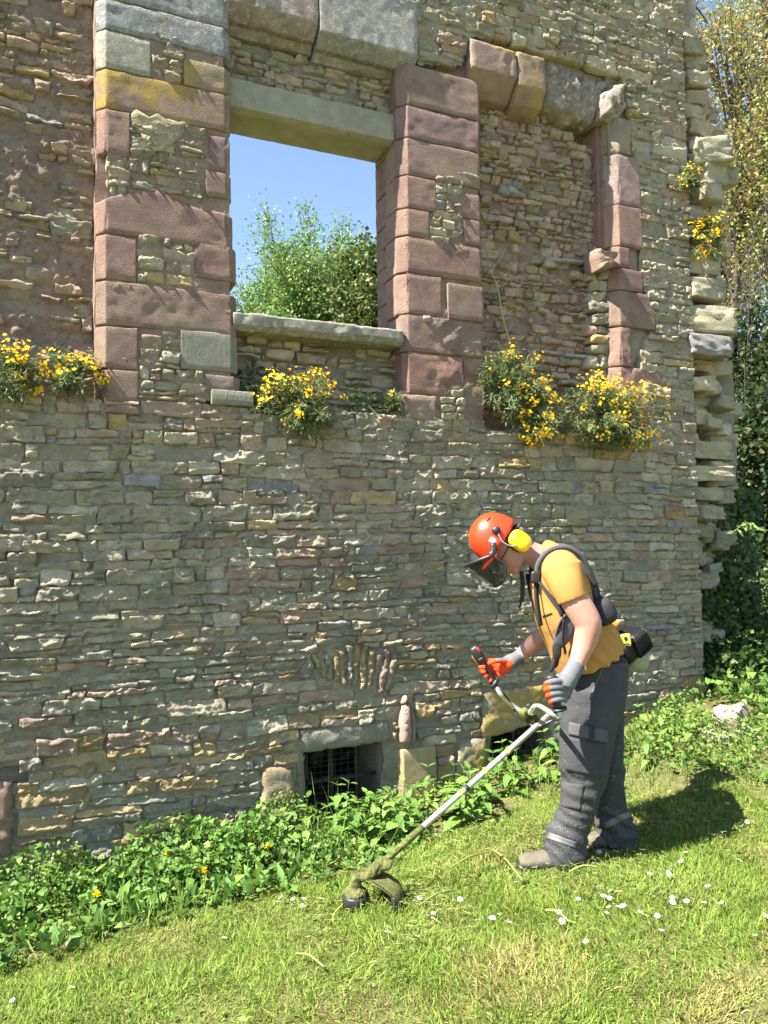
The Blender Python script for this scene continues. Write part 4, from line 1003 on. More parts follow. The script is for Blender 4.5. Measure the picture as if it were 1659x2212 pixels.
A.add(*tube(smooth_path([hp(-.03, 0, -.03), Q(1130, 1186), Q(1158, 1200), Q(1185, 1225)], 4), [.055]*4+[.056]*4+[.062]*4+[.085], 18, SIDE))
loft(A, [(1300, 1450, 0, 36, .11), (1268, 1378, 0, 42, .135), (1225, 1300, 0, 46, .15), (1200, 1230, 0, 42, .15), (1185, 1210, 0, 22, .08)])
for (o, wx) in ((S1, 0), (S2, -10)): A.add(*ellipsoid(Q(1214+wx, 1226, o*.9), np.eye(3), (.075, .075, .075)))
loft(A, [(1216, 1225, S1, 30, .062), (1236, 1285, S1-.035, 30, .060), (1262, 1330, S1-.055, 29, .055), (1271, 1352, S1-.06, 27, .052), (1264, 1385, S1-.06, 24, .048), (1253, 1415, S1-.075, 19, .040), (1242, 1442, S1-.09, 16, .034), (1228, 1468, S1-.11, 17, .034)])
loft(A, [(1200, 1228, S2, 28, .060), (1210, 1290, S2+.03, 27, .055), (1206, 1345, S2+.03, 25, .05), (1178, 1372, S2+.02, 24, .048), (1150, 1394, S2+.01, 20, .040), (1122, 1418, S2, 15, .032), (1100, 1432, S2, 15, .03)])
for (o, ring) in ((-.09, [(1296, 1455, 36), (1278, 1540, 40), (1256, 1690, 36), (1238, 1785, 30), (1222, 1850, 22)]), (.09, [(1298, 1455, 34), (1302, 1540, 36), (1312, 1690, 30), (1325, 1770, 27), (1335, 1815, 20)])):
    loft(A, [(a, b, o, r, .8*m_(r)) for a, b, r in ring])
body = remesh('body', A, .008, M_SKIN, 3, worker, OW)
# hair below the helmet rim
A = Acc().add(*ellipsoid(hp(-.028, 0, -.012), HA, (.083, .083, .098))); A.add(*ellipsoid(hp(-.06, 0, -.05), HA, (.05, .058, .05)))
remesh('hair', A, .008, M_HAIR, 2, worker, OW, post=lambda V, N: V+N*(.004*vnoise(V*70, 201))[:, None])

# T-shirt
A = Acc()
loft(A, [(1278, 1428, 0, 78, .185), (1264, 1398, 0, 78, .19), (1246, 1362, 0, 74, .185), (1222, 1318, 0, 70, .185), (1212, 1265, 0, 66, .19), (1198, 1224, 0, 54, .185), (1182, 1200, 0, 34, .12), (1170, 1194, 0, 28, .072)], n=28)
for (o, wx) in ((S1, 0), (S2, -10)): A.add(*ellipsoid(Q(1212+wx, 1230, o*.86), np.eye(3), (.092, .092, .092)))
loft(A, [(1213, 1226, S1*.95, 42, .078), (1224, 1258, S1-.02, 37, .076), (1234, 1284, S1-.035, 34, .072), (1239, 1297, S1-.04, 34, .071)])
loft(A, [(1200, 1228, S2*.95, 38, .075), (1208, 1275, S2+.025, 34, .07), (1211, 1300, S2+.03, 33, .068)])
def shirt_post(V, N):
    d = np.array([.5, .3, -.8]); q = V*np.array([9, 9, 9.])
    fold = np.sin((V@nrm(np.array([.75, .25, .62])))*105+vnoise(V*7, 203)*3.6)*.0058*np.clip(vnoise(V*5, 204)+.45, 0, 1.2)
    return V+N*(fold+.005*vnoise(V*9, 205)+.001*vnoise(V*22, 206))[:, None]
shirt = remesh('t_shirt', A, .008, M_SHIRT, 3, worker, OW, post=shirt_post)

# trousers
A = Acc()
loft(A, [(1300, 1418, 0, 54, .165), (1296, 1450, 0, 58, .172), (1290, 1495, 0, 64, .178), (1282, 1535, 0, 62, .172)], n=26)
loft(A, [(1284, 1490, -.088, 60, .088), (1276, 1545, -.09, 61, .096), (1264, 1615, -.092, 55, .092), (1256, 1690, -.094, 47, .082), (1249, 1738, -.094, 41, .078), (1234, 1778, -.092, 40, .078), (1221, 1818, -.09, 44, .084), (1220, 1850, -.088, 45, .086), (1222, 1862, -.088, 42, .08)], n=24)
loft(A, [(1296, 1490, .088, 54, .088), (1298, 1545, .09, 50, .092), (1304, 1620, .092, 44, .085), (1312, 1690, .094, 36, .078), (1319, 1745, .094, 37, .076), (1331, 1790, .094, 43, .08), (1334, 1815, .094, 40, .08), (1334, 1824, .094, 37, .074)], n=24)
zk = [Q(1240, y, -.09)[2] for y in (1560, 1690, 1790, 1860)]
def trou_post(V, N):
    z = V[:, 2]; low = sstep(zk[1]+.05, zk[3]+.05, z); knee = np.exp(-((z-zk[1])/.09)**2); hip = sstep(zk[0], zk[0]+.25, z)
    w1 = np.sin(z*105+(V@RT)*38+vnoise(V*np.array([10, 10, 6.]), 211)*5.0)*(.0085*low+.0025*knee)*np.clip(vnoise(V*7, 216)+.75, .1, 1.4)
    w2 = np.sin((V@nrm(np.array([.55, .2, .8])))*60+vnoise(V*7, 212)*4)*(.005*knee+.0035*hip)
    return V+N*(w1+w2+.007*vnoise(V*8, 213)+.003*vnoise(V*24, 214))[:, None]
trous = remesh('trousers', A, .008, M_TROUSER, 2, worker, OW, colfn=lambda V, N: np.broadcast_to((.052, .052, .056), V.shape)*(1+.12*vnoise(V*7, 215))[:, None], post=trou_post)

# boots
def boot(rings, sole, o, gp):
    A = Acc(); r = smooth_path([(a, b, o, c, d) for a, b, c, d in rings], 4)
    A.add(*tube(np.array([Q(a, b, oo) for a, b, oo, _, _ in r]), r[:, 4], 18, SIDE, m_(r[:, 3])))
    (a, b, _, _), (c, d, _, _) = rings[0], rings[0]
    A.add(*tube(np.array([Q(rings[0][0]-6, rings[0][1]-34, o), Q(rings[0][0]-8, rings[0][1]+2, o)]), .052, 16, SIDE))
    def flat(V, N):
        V = V.copy(); z0 = gp; low = V[:, 2] < z0; V[low, 2] = z0; return V+N*(.003*vnoise(V*22, 221)+.0015*vnoise(V*60, 222))[:, None]
    b_ = remesh('boot', A, .007, M_BOOT, 2, worker, OW, post=flat)
    s_ = Acc(); pts = np.array([Q(a_, b_2, o) for a_, b_2 in sole]); s_.add(*ribbon(smooth_path(pts, 4), np.interp(np.linspace(0, 1, 4*(len(pts)-1)+1), [0, .1, .5, .85, 1], [.05, .08, .088, .095, .055]), .022, SIDE))
    s_.obj('sole', M_BLACK, b_, False, OW); return b_
gzn = pn[2]+.012; gzf = pf[2]+.012
boot([(1244, 1852, 26, .047), (1208, 1850, 25, .050), (1170, 1858, 18, .052), (1138, 1860, 15, .050), (1122, 1862, 10, .040)], [(1256, 1876), (1225, 1877), (1180, 1875), (1140, 1873), (1117, 1868)], -.09, Q(1190, 1874, -.09)[2])
boot([(1352, 1808, 24, .047), (1322, 1806, 23, .050), (1294, 1812, 16, .052), (1274, 1815, 13, .048), (1264, 1817, 8, .04)], [(1366, 1829), (1335, 1830), (1300, 1829), (1275, 1827), (1260, 1822)], .095, Q(1318, 1829, .095)[2])

# patches that follow the clothes: rays from the viewpoint find the cloth, the patch is laid on it
from mathutils.bvhtree import BVHTree
def bvh(o):
    me = o.data; off = np.array(o.matrix_world.translation)+ (OW if o.parent is worker else 0)
    return BVHTree.FromPolygons([tuple(np.array(v.co)+OW) for v in me.vertices], [tuple(p.vertices) for p in me.polygons])
BT, BS = bvh(trous), bvh(shirt)
def patch(name, tree, quad, lift, thick, mt, col=(.5, .5, .5), n=10, m=6, parent=None, wavy=0):
    q = np.array(quad, float); V = []; N_ = []
    for i in range(n+1):
        for j in range(m+1):
            u, v = i/n, j/m; p = (1-u)*(1-v)*q[0]+u*(1-v)*q[1]+u*v*q[2]+(1-u)*v*q[3]
            r = nrm(ray(*p)); h = tree.ray_cast(Vector(CAM), Vector(r), 9.0)
            V.append(np.array(h[0]) if h[0] else (V[-1] if V else Q(*p))); N_.append(np.array(h[1]) if h[0] else -SIDE)
    V = np.array(V); N_ = nrm(np.array(N_)-SIDE*.6); T = V+N_*(lift+thick); B_ = V+N_*(lift-.004)
    i, j = np.meshgrid(np.arange(n), np.arange(m), indexing='ij'); k = (i*(m+1)+j).ravel(); f = np.stack([k, k+1, k+m+2, k+m+1], 1)
    ring = [a*(m+1) for a in range(n+1)]+[n*(m+1)+b for b in range(1, m+1)]+[a*(m+1)+m for a in range(n-1, -1, -1)]+[b for b in range(m-1, 0, -1)]
    ring = np.array(ring); nx = np.roll(ring, -1); L_ = len(T)
    A = Acc().add(np.concatenate([T, B_]), np.concatenate([f, np.stack([ring, nx, nx+L_, ring+L_], 1)]), None, col)
    return A.obj(name, mt, parent or worker, True, OW)
TC = (.085, .085, .09)
patch('pocket_flap', BT, [(1230, 1560), (1312, 1577), (1312, 1604), (1229, 1586)], .003, .006, M_TROUSER, TC)
patch('cargo_pocket', BT, [(1226, 1590), (1304, 1608), (1296, 1680), (1224, 1664)], .001, .004, M_TROUSER, (.052, .052, .056), 12, 10)
patch('pocket_strap', BT, [(1272, 1566), (1284, 1568), (1284, 1604), (1271, 1602)], .010, .002, M_WEB, n=4)
patch('pocket_welt', BT, [(1300, 1440), (1304, 1442), (1278, 1512), (1272, 1508)], .001, .004, M_TROUSER, TC, 3, 12)
patch('reflective_band', BT, [(1186, 1798), (1246, 1820), (1244, 1832), (1182, 1811)], .002, .002, M_REFL, parent=trous)
patch('reflective_band', BT, [(1304, 1776), (1358, 1751), (1362, 1764), (1308, 1790)], .002, .002, M_REFL, parent=trous)
patch('knee_patch', BT, [(1212, 1688), (1262, 1696), (1254, 1752), (1212, 1742)], .000, .003, M_TROUSER, (.058, .058, .058), 8, 8)
patch('waistband', BT, [(1262, 1430), (1350, 1412), (1350, 1426), (1262, 1445)], .002, .004, M_TROUSER, (.03, .045, .05))
patch('chest_pocket_trim', BS, [(1172, 1330), (1192, 1323), (1193, 1326), (1173, 1334)], .001, .002, M_WEB, n=6, m=2)

# bits of cut grass stuck to the trousers
rr_ = np.random.default_rng(12); fp, fn = [], []
for k in range(420):
    px_, py_ = rr_.uniform(1170, 1370), 1860-abs(rr_.normal())*130
    h_ = BT.ray_cast(Vector(CAM), Vector(nrm(ray(px_, py_))), 9.0)
    if h_[0]: fp.append(np.array(h_[0])+np.array(h_[1])*.002); fn.append(np.array(h_[1]))
fp, fn = np.array(fp), np.array(fn); n_ = len(fp); V, f = leaves(fp, np.cross(fn, rr_.normal(size=(n_, 3))), fn, rr_.uniform(.004, .013, n_), rr_.uniform(.002, .004, n_), 0, .05)
props(Acc().add(V, None, f, np.where(rr_.random((len(V), 1)) < .4, (.36, .36, .2), (.2, .24, .08))).obj('grass_flecks', M_LEAF, worker, False, OW), kind='stuff')

# helmet with visor and ear defenders
hel = None
def helmet_shell():
    A = Acc(); nu, nv = 40, 16
    def shell(k, rev):
        V = []
        for i in range(nv+1):
            th = math.pi/2*i/nv
            for j in range(nu):
                ph = 2*math.pi*j/nu; c, s = math.cos(ph), math.sin(ph)
                rf, rl = .126*k, .110*k; st = math.sin(th)**.82
                rim = 1+.035*sstep(.82, 1, th/(math.pi/2))*(1 if k == 1 else 0)
                rib = 1+.022*math.exp(-((s*st*rl)/.016)**2)*(1-.6*i/nv)*(k == 1) + .012*math.exp(-((abs(s*st*rl)-.05)/.010)**2)*(1-.8*i/nv)*(k == 1)
                u = .150*k*math.cos(th)**.9
                V.append(hp(.015+rf*st*c*rim, rl*st*s*rim, u*rib-.004, HM))
        V = np.array(V); f = [(i*nu+j, (i+1)*nu+j, (i+1)*nu+(j+1) % nu, i*nu+(j+1) % nu) for i in range(nv) for j in range(nu)]
        return V, np.array(f)[:, ::-1] if rev else np.array(f)
    V1, f1 = shell(1, False); V2, f2 = shell(.965, True)
    b = nv*nu; rimf = np.array([(b+j, len(V1)+b+j, len(V1)+b+(j+1) % nu, b+(j+1) % nu) for j in range(nu)])
    A.add(V1, f1).add(V2, f2); A.F4.append(rimf)
    return A
hel = helmet_shell().obj('helmet', M_HELMET, worker, True, OW)
A = Acc(); V = []                                            # peak
for t in np.linspace(-1, 1, 17):
    a = t*1.05
    for r in (0, .5, 1): V.append(hp(.015+(.120+.045*r*math.cos(a*1.2))*math.cos(a), .106*math.sin(a)*(1+.1*r), -.004-.012*r, HM))
V = np.array(V); f = np.array([(i*3+j, i*3+3+j, i*3+4+j, i*3+1+j) for i in range(16) for j in range(2)])
V = np.concatenate([V, V-Uh*.003]); A.add(V, np.concatenate([f, f[:, ::-1]+51])); A.obj('peak', M_HELMET, hel, True, OW)
for s_ in (-1, 1):                                           # vent slots
    for k in range(3): A = Acc().add(*rbox(hp(.04-.03*k, s_*(.083-.004*k), .086+.012*k, HM), HA, (.013, .006, .0035))); A.obj('vent', M_BLACK, hel, True, OW)
vis = None
def vis_pt(a, h, out=0.0):
    t = abs(a)/75.0; ar = math.radians(a)
    top = .062-.058*t**2; bot = -.116+.052*t**5
    return hp(.085+(.122+out)*max(0, math.cos(ar))**.8, (.118+out)*math.sin(ar)/math.sin(math.radians(75)), top*(1-h)+bot*h, HM)
A = Acc(); na, nh = 24, 8; V = np.array([vis_pt(-75+150*i/na, j/nh) for i in range(na+1) for j in range(nh+1)])
f = np.array([(i*(nh+1)+j, (i+1)*(nh+1)+j, (i+1)*(nh+1)+j+1, i*(nh+1)+j+1) for i in range(na) for j in range(nh)])
A.add(V, f); vis = A.obj('visor', M_GLASS, hel, True, OW)
A = Acc()
top = np.array([vis_pt(a, 0, .003) for a in np.linspace(-75, 75, 25)]); A.add(*tube(top, .0095, 8, Uh, .013))
rimp = np.array([vis_pt(-75, h, .001) for h in np.linspace(0, 1, 7)]+[vis_pt(a, 1, .001) for a in np.linspace(-70, 70, 20)]+[vis_pt(75, h, .001) for h in np.linspace(1, 0, 7)]); A.add(*tube(rimp, .0055, 8, Uh))
for s_ in (-1, 1): A.add(*tube(smooth_path([hp(.075, .115*s_, .030, HM), hp(.11, .118*s_, .008, HM), vis_pt(72*s_, 0)], 4), .012, 8, Lh, .016))
A.obj('visor_frame', M_BLACK, hel, True, OW)
for s_ in (-1, 1):
    A = Acc().add(*tube(np.array([hp(.013, .098*s_, .052, HM), hp(.013, .125*s_, .052, HM)]), [.022, .018], 16)); A.obj('knob', M_BLACK, hel, True, OW)
    A = Acc().add(*rbox(hp(.062, .100*s_, .036, HM), HA, (.016, .006, .018))); A.obj('foil_badge', M_GREYP, hel, True, OW)
    A = Acc().add(*tube(smooth_path([hp(.02, .122*s_, .045, HM), hp(.045, .126*s_, .0, HM), hp(.035, .128*s_, -.05, HM), hp(-.01, .128*s_, -.082, HM)], 5), .0025, 6)); A.obj('muff_arm', M_GREYP, hel, True, OW)
    A = Acc().add(*rbox(hp(-.014, .108*s_, -.070, HM), HA, (.046, .026, .056), 2.8))
    mf = A.obj('ear_muff', M_MUFF, hel, True, OW)
    A = Acc()                                               # moulded squiggle on the cup
    for k in range(4): A.add(*tube(smooth_path([hp(-.034+.011*k, .1325*s_, -.079, HM), hp(-.030+.011*k, .1335*s_, -.070, HM), hp(-.033+.011*k, .1325*s_, -.061, HM)], 3), .0014, 5))
    A.obj('embossing', M_MUFF, mf, True, OW)
    A = Acc().add(*rbox(hp(-.010, .086*s_, -.066, HM), HA, (.046, .014, .052), 2.6)); A.obj('cushion', M_BLACK, hel, True, OW)
A = Acc().add(*tube(np.array([hp(.02+.105*math.cos(t), .088*math.sin(t), -.022, HM) for t in np.linspace(2.3, 4.0, 14)]), .005, 8, Uh, .014)); A.obj('head_band', M_BLACK, hel, True, OW)
A = Acc().add(*tube(np.array([hp(-.02-.10*math.cos(t), .088*math.sin(t), -.03, HM) for t in np.linspace(-1.1, 1.1, 14)]), .006, 8, Uh, .024)); A.obj('head_band', M_BLACK, hel, True, OW)
# safety glasses
A = Acc()
for s_ in (-1, 1): A.add(*tube(smooth_path([hp(.10, .020*s_, -.022), hp(.098, .058*s_, -.020), hp(.06, .074*s_, -.018), hp(.0, .08*s_, -.01)], 4), .003, 6)); A.add(*ellipsoid(hp(.098, .034*s_, -.030), HA, (.006, .03, .02)))
A.obj('safety_glasses', M_GLASS, worker, True, OW)

# harness
A = Acc(); A.add(*ribbon(smooth_path([Q(1159, 1246, -.10), Q(1164, 1216, -.105), Q(1186, 1190, -.105), Q(1224, 1182, -.105), Q(1257, 1203, -.10), Q(1277, 1245, -.085), Q(1287, 1285, -.075), Q(1296, 1320, -.08)], 6), .058, .024, SIDE))
hs_ = A.obj('harness', M_PAD, worker, False, OW)
A = Acc(); A.add(*ribbon(smooth_path([Q(1146, 1240, .10), Q(1152, 1212, .11), Q(1176, 1186, .11), Q(1214, 1178, .11), Q(1250, 1200, .10), Q(1272, 1245, .08), Q(1286, 1290, .06)], 6), .058, .02, SIDE)); A.obj('shoulder_strap', M_PAD, hs_, False, OW)
A = Acc(); A.add(*ribbon(smooth_path([Q(1162, 1243, -.118), Q(1170, 1215, -.125), Q(1190, 1195, -.128), Q(1224, 1188, -.128), Q(1254, 1208, -.122), Q(1272, 1247, -.105)], 6), .008, .022, SIDE)); A.obj('piping', M_REFL, hs_, False, OW)
for pth, wd in (([Q(1158, 1240, -.11), Q(1159, 1290, -.13), Q(1164, 1330, -.14), Q(1168, 1352, -.14)], .026), ([Q(1160, 1245, -.12), Q(1180, 1275, -.155), Q(1206, 1310, -.19), Q(1216, 1330, -.195)], .03), ([Q(1141, 1240, .08), Q(1150, 1290, .0), Q(1166, 1340, -.03)], .03)):
    A = Acc().add(*ribbon(smooth_path(pth, 5), wd, .004, SIDE*.5+RT)); A.obj('strap', M_WEB, hs_, False, OW)
A = Acc().add(*rbox(Q(1157, 1247, -.125), np.array([RT, FW, UP]), (.022, .016, .03))); A.obj('buckle', M_BLACK, hs_, True, OW)
A = Acc().add(*ribbon(smooth_path([Q(1126, 1234, -.03), Q(1129, 1262, -.03), Q(1128, 1290, -.03), Q(1119, 1312, -.03)], 5), .02, .006, RT)); A.obj('strap', M_WEB, hs_, False, OW)
A = Acc().add(*ribbon(smooth_path([Q(1262, 1210, 0), Q(1282, 1250, 0), Q(1296, 1295, 0), Q(1312, 1335, 0)], 6), [.24]*8+[.20]*11, .02, SIDE)); A.obj('back_plate', M_WEB, hs_, False, OW)
A = Acc().add(*rbox(Q(1301, 1320, -.12), np.array([nrm(RT+UP*.5), FW, nrm(UP-RT*.5)]), (.058, .075, .066), 3)); A.obj('hip_pad', M_WEB, hs_, True, OW)
side_ax = np.array([nrm(RT*.9+UP*.35), FW, nrm(UP*.9-RT*.45)])
A = Acc().add(*rbox(Q(1226, 1352, -.195), np.array([nrm(RT+UP*.1), FW, nrm(UP+RT*.42)]), (.044, .014, .115), 3)); A.obj('side_pad', M_PAD, hs_, True, OW)
A = Acc().add(*ribbon(smooth_path([Q(1240, 1318, -.20), Q(1214, 1340, -.205), Q(1202, 1380, -.19), Q(1206, 1412, -.17), Q(1202, 1440, -.12)], 5), .028, .006, SIDE+RT*.4)); A.obj('strap', M_WEB, hs_, False, OW)
A = Acc().add(*ribbon(smooth_path([Q(1218, 1338, -.212), Q(1216, 1380, -.212), Q(1222, 1412, -.19)], 5), .022, .004, SIDE+RT*.4)); A.obj('strap', M_WEB, hs_, False, OW)
A = Acc().add(*rbox(Q(1203, 1402, -.19), np.array([RT, FW, UP]), (.020, .018, .05), 3)); A.obj('hook_plate', M_BLACK, hs_, True, OW)
A = Acc().add(*rbox(Q(1196, 1430, -.16), np.array([nrm(RT-UP*.3), FW, nrm(UP+RT*.3)]), (.010, .014, .05), 3)); A.obj('quick_release', M_BLACK, hs_, True, OW)

# gloves: near (left) hand closed round the left grip, far (right) hand on the throttle grip
DLg, DRg = DP-.285, DP+.16
def LQ(px, py, o=0.0): return P(px, py, DLg+o)
def RQ(px, py, o=0.0): return P(px, py, DRg+o)
A = Acc()
A.add(*tube(smooth_path([P(1247, 1432, DP+S1-.082), P(1240, 1446, DP+S1-.092), LQ(1229, 1464, .0), LQ(1220, 1482, -.005)], 4), [.040]*4+[.041]*4+[.044]*4+[.042], 16, SIDE))
A.add(*rbox(LQ(1215, 1487, -.005), np.array([nrm(RT*.9+UP*.2), FW, nrm(UP-RT*.25)]), (.034, .026, .048), 3))
for i in range(4):
    y = 1471+i*13.0; x = 1207+i*2.2; l = (1.0, 1.08, 1.02, .86)[i]
    A.add(*tube(smooth_path([LQ(x+10, y+2, -.018), LQ(x-4, y, -.036), LQ(x-18*l, y+2, -.032), LQ(x-27*l, y+6, -.010), LQ(x-25*l, y+9, .016), LQ(x-14*l, y+9, .026)], 4), np.linspace(.0145, .0115, 21), 10))
A.add(*tube(smooth_path([LQ(1218, 1466, .012), LQ(1206, 1462, .020), LQ(1194, 1466, .022), LQ(1186, 1474, .018)], 4), np.linspace(.016, .012, 13), 10))
def glovecol(cut):
    def fn(V, N):
        c = np.empty((len(V), 3))
        for i, v in enumerate(V): c[i] = (.72, .075, .02) if cut(*proj(v)[:2], N[i]) else (.125, .13, .14)
        return c
    return fn
remesh('glove', A, .0042, M_GLOVE, 3, worker, OW, colfn=glovecol(lambda x, y, n: (x < 1187+(y-1480)*.12 and y > 1474) or (y > 1522 and x < 1205) or (n@FW > .55 and x < 1222)))
A = Acc()
A.add(*tube(smooth_path([P(1128, 1412, DP+S2+.004), P(1120, 1420, DP+S2), RQ(1108, 1427, .0), RQ(1092, 1437, 0)], 4), [.034]*4+[.036]*4+[.040]*4+[.036], 16, SIDE))
A.add(*rbox(RQ(1090, 1437, .006), np.array([nrm(RT*.85+UP*.3), FW, nrm(UP-RT*.3)]), (.046, .026, .038), 3))
for i in range(4):
    y = 1430+i*9.5; x = 1078+i*2.0; l = (1.05, 1.08, 1.0, .85)[i]
    A.add(*tube(smooth_path([RQ(x+6, y, .014), RQ(x-12, y-3, .036), RQ(x-28*l, y+1, .038), RQ(x-38*l+i*2, y+8, .016), RQ(x-36*l+i*2, y+11, -.012), RQ(x-28*l, y+11, -.024)], 4), np.linspace(.0135, .0105, 21), 10))
A.add(*tube(smooth_path([RQ(1092, 1428, -.024), RQ(1076, 1427, -.038), RQ(1064, 1430, -.040), RQ(1054, 1434, -.034)], 4), np.linspace(.016, .011, 13), 10))
remesh('glove', A, .0042, M_GLOVE, 3, worker, OW, colfn=glovecol(lambda x, y, n: x < 1108+(1430-y)*.3 and not (y < 1426 and x > 1070)))
# ------------------------------------------------------------------ the brush cutter
ph_, DH = G(769, 1967); ph_ = ph_+np.array([0, 0, .012])
DE = DP+.50
def sh(t):                                                   # point of the shaft: 0 at the gear head, 1 at the engine
    a, b = P(806, 1882, DH+.01), P(1362, 1388, DE); return a+(b-a)*t
cut = thing('brush_cutter', 'petrol brush cutter with silver shaft, bull-horn handlebar and grass-caked trimmer head held by the worker', 'brush cutter', ph_)
OC = ph_
def cobj(A, name, mt, smooth=True, parent=None): return A.obj(name, mt, parent or cut, smooth, OC)
SD = nrm(sh(1)-sh(0)); SS = nrm(np.cross(SD, np.array([0, 0, 1.]))); SU = np.cross(SS, SD)
A = Acc().add(*tube(np.array([sh(.13), sh(.3), sh(.6), sh(.95)]), .0145, 14)); cobj(A, 'shaft', M_ALU)
A = Acc().add(*tube(np.array([sh(t) for t in np.linspace(-.005, .16, 9)]), .0162+.001*np.sin(np.arange(9)*2.3), 14)); cobj(A, 'caked_shaft', M_GRIME)
for t, mt in ((.285, M_STICKER), (.305, M_BLACK), (.375, M_STICKER), (.425, M_GREYP), (.46, M_STICKER)):
    A = Acc().add(*tube(np.array([sh(t), sh(t+.012)]), .0150, 14)); cobj(A, 'shaft_label', mt)
# flat print on the shaft: short bars of lettering
# gear housing and head
Zu = np.array([0, 0, 1.])
def hz(r, z, dx=0, dy=0): return ph_+np.array([dx, dy, z])
def lathe(prof, n=28):
    prof = np.array(prof); a = np.linspace(0, 2*np.pi, n, endpoint=False); V = np.concatenate([np.stack([np.cos(a)*r, np.sin(a)*r, np.full(n, z)], 1) for r, z in prof])+ph_
    return V, np.array([(i*n+j, i*n+(j+1) % n, (i+1)*n+(j+1) % n, (i+1)*n+j) for i in range(len(prof)-1) for j in range(n)]), None
A = Acc().add(*lathe([(.0, .0), (.030, .001), (.036, .006), (.052, .010), (.061, .014), (.060, .052), (.056, .058), (.048, .060), (.0, .060)])); cobj(A, 'trimmer_head', M_BLACK)
A = Acc().add(*lathe([(.0, .058), (.051, .058), (.053, .066), (.047, .078), (.033, .086), (.028, .088), (.026, .105), (.026, .134), (.020, .144), (.0, .146)]))
A.add(*tube(smooth_path([hz(0, .118), hz(0, .120)+SD*np.array([1, 1, .4])*.04, sh(-.02), sh(.035)], 4), [.022]*5+[.021]*8, 14)); A.add(*ellipsoid(sh(.01), np.array([SD, SS, SU]), (.045, .030, .030))); A.add(*ellipsoid(sh(.035)-Zu*.012, np.array([SD, SS, SU]), (.04, .045, .022)))
o_ = remesh('gear_head', A, .004, M_GRIME, 2, cut, OC, post=lambda V, N: V+N*(.0035*vnoise(V*60, 231)+.002*vnoise(V*140, 232))[:, None])
# guard: part of a cone round the head on the worker's side
A = Acc(); V = []; toW = math.atan2(SD[1], SD[0]); angs = np.linspace(toW-1.15, toW+.85, 26)
for a in angs:
    for (r, z) in ((.055, .128), (.09, .132), (.14, .122), (.185, .100), (.205, .078), (.212, .03)): V.append(ph_+np.array([math.cos(a)*r, math.sin(a)*r, z]))
V = np.array(V); V2 = V-np.array([0, 0, .006]); k = 6; f = np.array([(i*k+j, (i+1)*k+j, (i+1)*k+j+1, i*k+j+1) for i in range(25) for j in range(5)])
ring = [j for j in range(6)]+[i*k+5 for i in range(1, 26)]+[25*k+j for j in range(4, -1, -1)]+[i*k for i in range(24, 0, -1)]; ring = np.array(ring); nx = np.roll(ring, -1)
n0 = len(V); V = np.concatenate([V, V2]); V = V+(np.stack([0*V[:, 0], 0*V[:, 0], .006*vnoise(V*30, 233)+.004*vnoise(V*80, 234)], 1))
A.add(V, np.concatenate([f, f[:, ::-1]+n0, np.stack([ring, ring+n0, nx+n0, nx], 1)])); cobj(A, 'guard', M_GRIME)
A = Acc(); 
for a in (toW-1.12, toW+.82): A.add(*rbox(ph_+np.array([math.cos(a)*.2, math.sin(a)*.2, .055]), np.array([[math.cos(a), math.sin(a), 0], [-math.sin(a), math.cos(a), 0], [0, 0, 1]]), (.012, .006, .035), 4))
cobj(A, 'guard_skirt', M_BLACK)
A = Acc().add(*tube(smooth_path([hz(0, .03)+np.array([-.06, -.0, 0]), hz(0, .022)+np.array([-.12, -.05, 0]), hz(0, .018)+np.array([-.15, -.11, 0])], 5), .0016, 5)); cobj(A, 'nylon_line', M_STICKER)
# handlebar
tc = .615; C0 = sh(tc); dC = (C0-CAM)@FW
def HB(px, py, d): return P(px, py, d)
A = Acc().add(*tube(smooth_path([RQ(1060, 1461), RQ(1070, 1478, -.005), P(1082, 1500, DRg-.04), P(1102, 1520, (DRg+dC)/2), P(1126, 1537, dC-.01), P(1142, 1541, dC-.03)], 6), .0125, 12)); A.add(*tube(smooth_path([P(1142, 1541, dC-.03), P(1149, 1533, dC-.05), P(1155, 1526, dC-.08), P(1167, 1526, dC-.11), P(1185, 1537, DLg+.03), P(1204, 1548, DLg-.005), P(1208, 1545, DLg-.005), P(1206, 1530, DLg)], 6), .0125, 12)); cobj(A, 'handlebar', M_ALU)
A = Acc().add(*rbox(P(1133, 1540, dC-.022), np.array([SD, SS, SU]), (.026, .024, .020), 7)); A.add(*rbox(P(1150, 1556, dC-.0), np.array([SD, SS, SU]), (.028, .024, .022), 7)); cobj(A, 'handle_clamp', M_GRIME)
A = Acc().add(*tube(np.array([P(1140, 1520, dC-.03), P(1146, 1532, dC-.03)]), [.018, .012], 10)); cobj(A, 'clamp_knob', M_BLACK)
A = Acc().add(*tube(smooth_path([LQ(1206, 1530), LQ(1202, 1515), LQ(1194, 1480), LQ(1188, 1458, -.008)], 4), [.0185]*9+[.020, .024, .027, .027], 16)); A.add(*tube(np.array([LQ(1208, 1534), LQ(1207, 1529)]), .036, 18)); cobj(A, 'grip', M_BLACK)
A = Acc().add(*tube(smooth_path([RQ(1066, 1474), RQ(1058, 1458), RQ(1046, 1436), RQ(1036, 1420)], 4), [.019]*9+[.021, .024, .027, .028], 16)); A.add(*rbox(RQ(1030, 1411), np.array([nrm(RT*.85+UP*.5), FW, nrm(UP*.85-RT*.5)]), (.027, .026, .040), 4)); A.add(*tube(np.array([RQ(1070, 1478), RQ(1064, 1473)]), .034, 18)); tg = cobj(A, 'throttle_grip', M_BLACK)
A = Acc().add(*rbox(RQ(1028, 1424, .0), np.array([nrm(RT*.6-UP*.8), FW, nrm(UP*.6+RT*.8)]), (.030, .008, .010), 3)); cobj(A, 'trigger', M_ORANGE, True, tg)
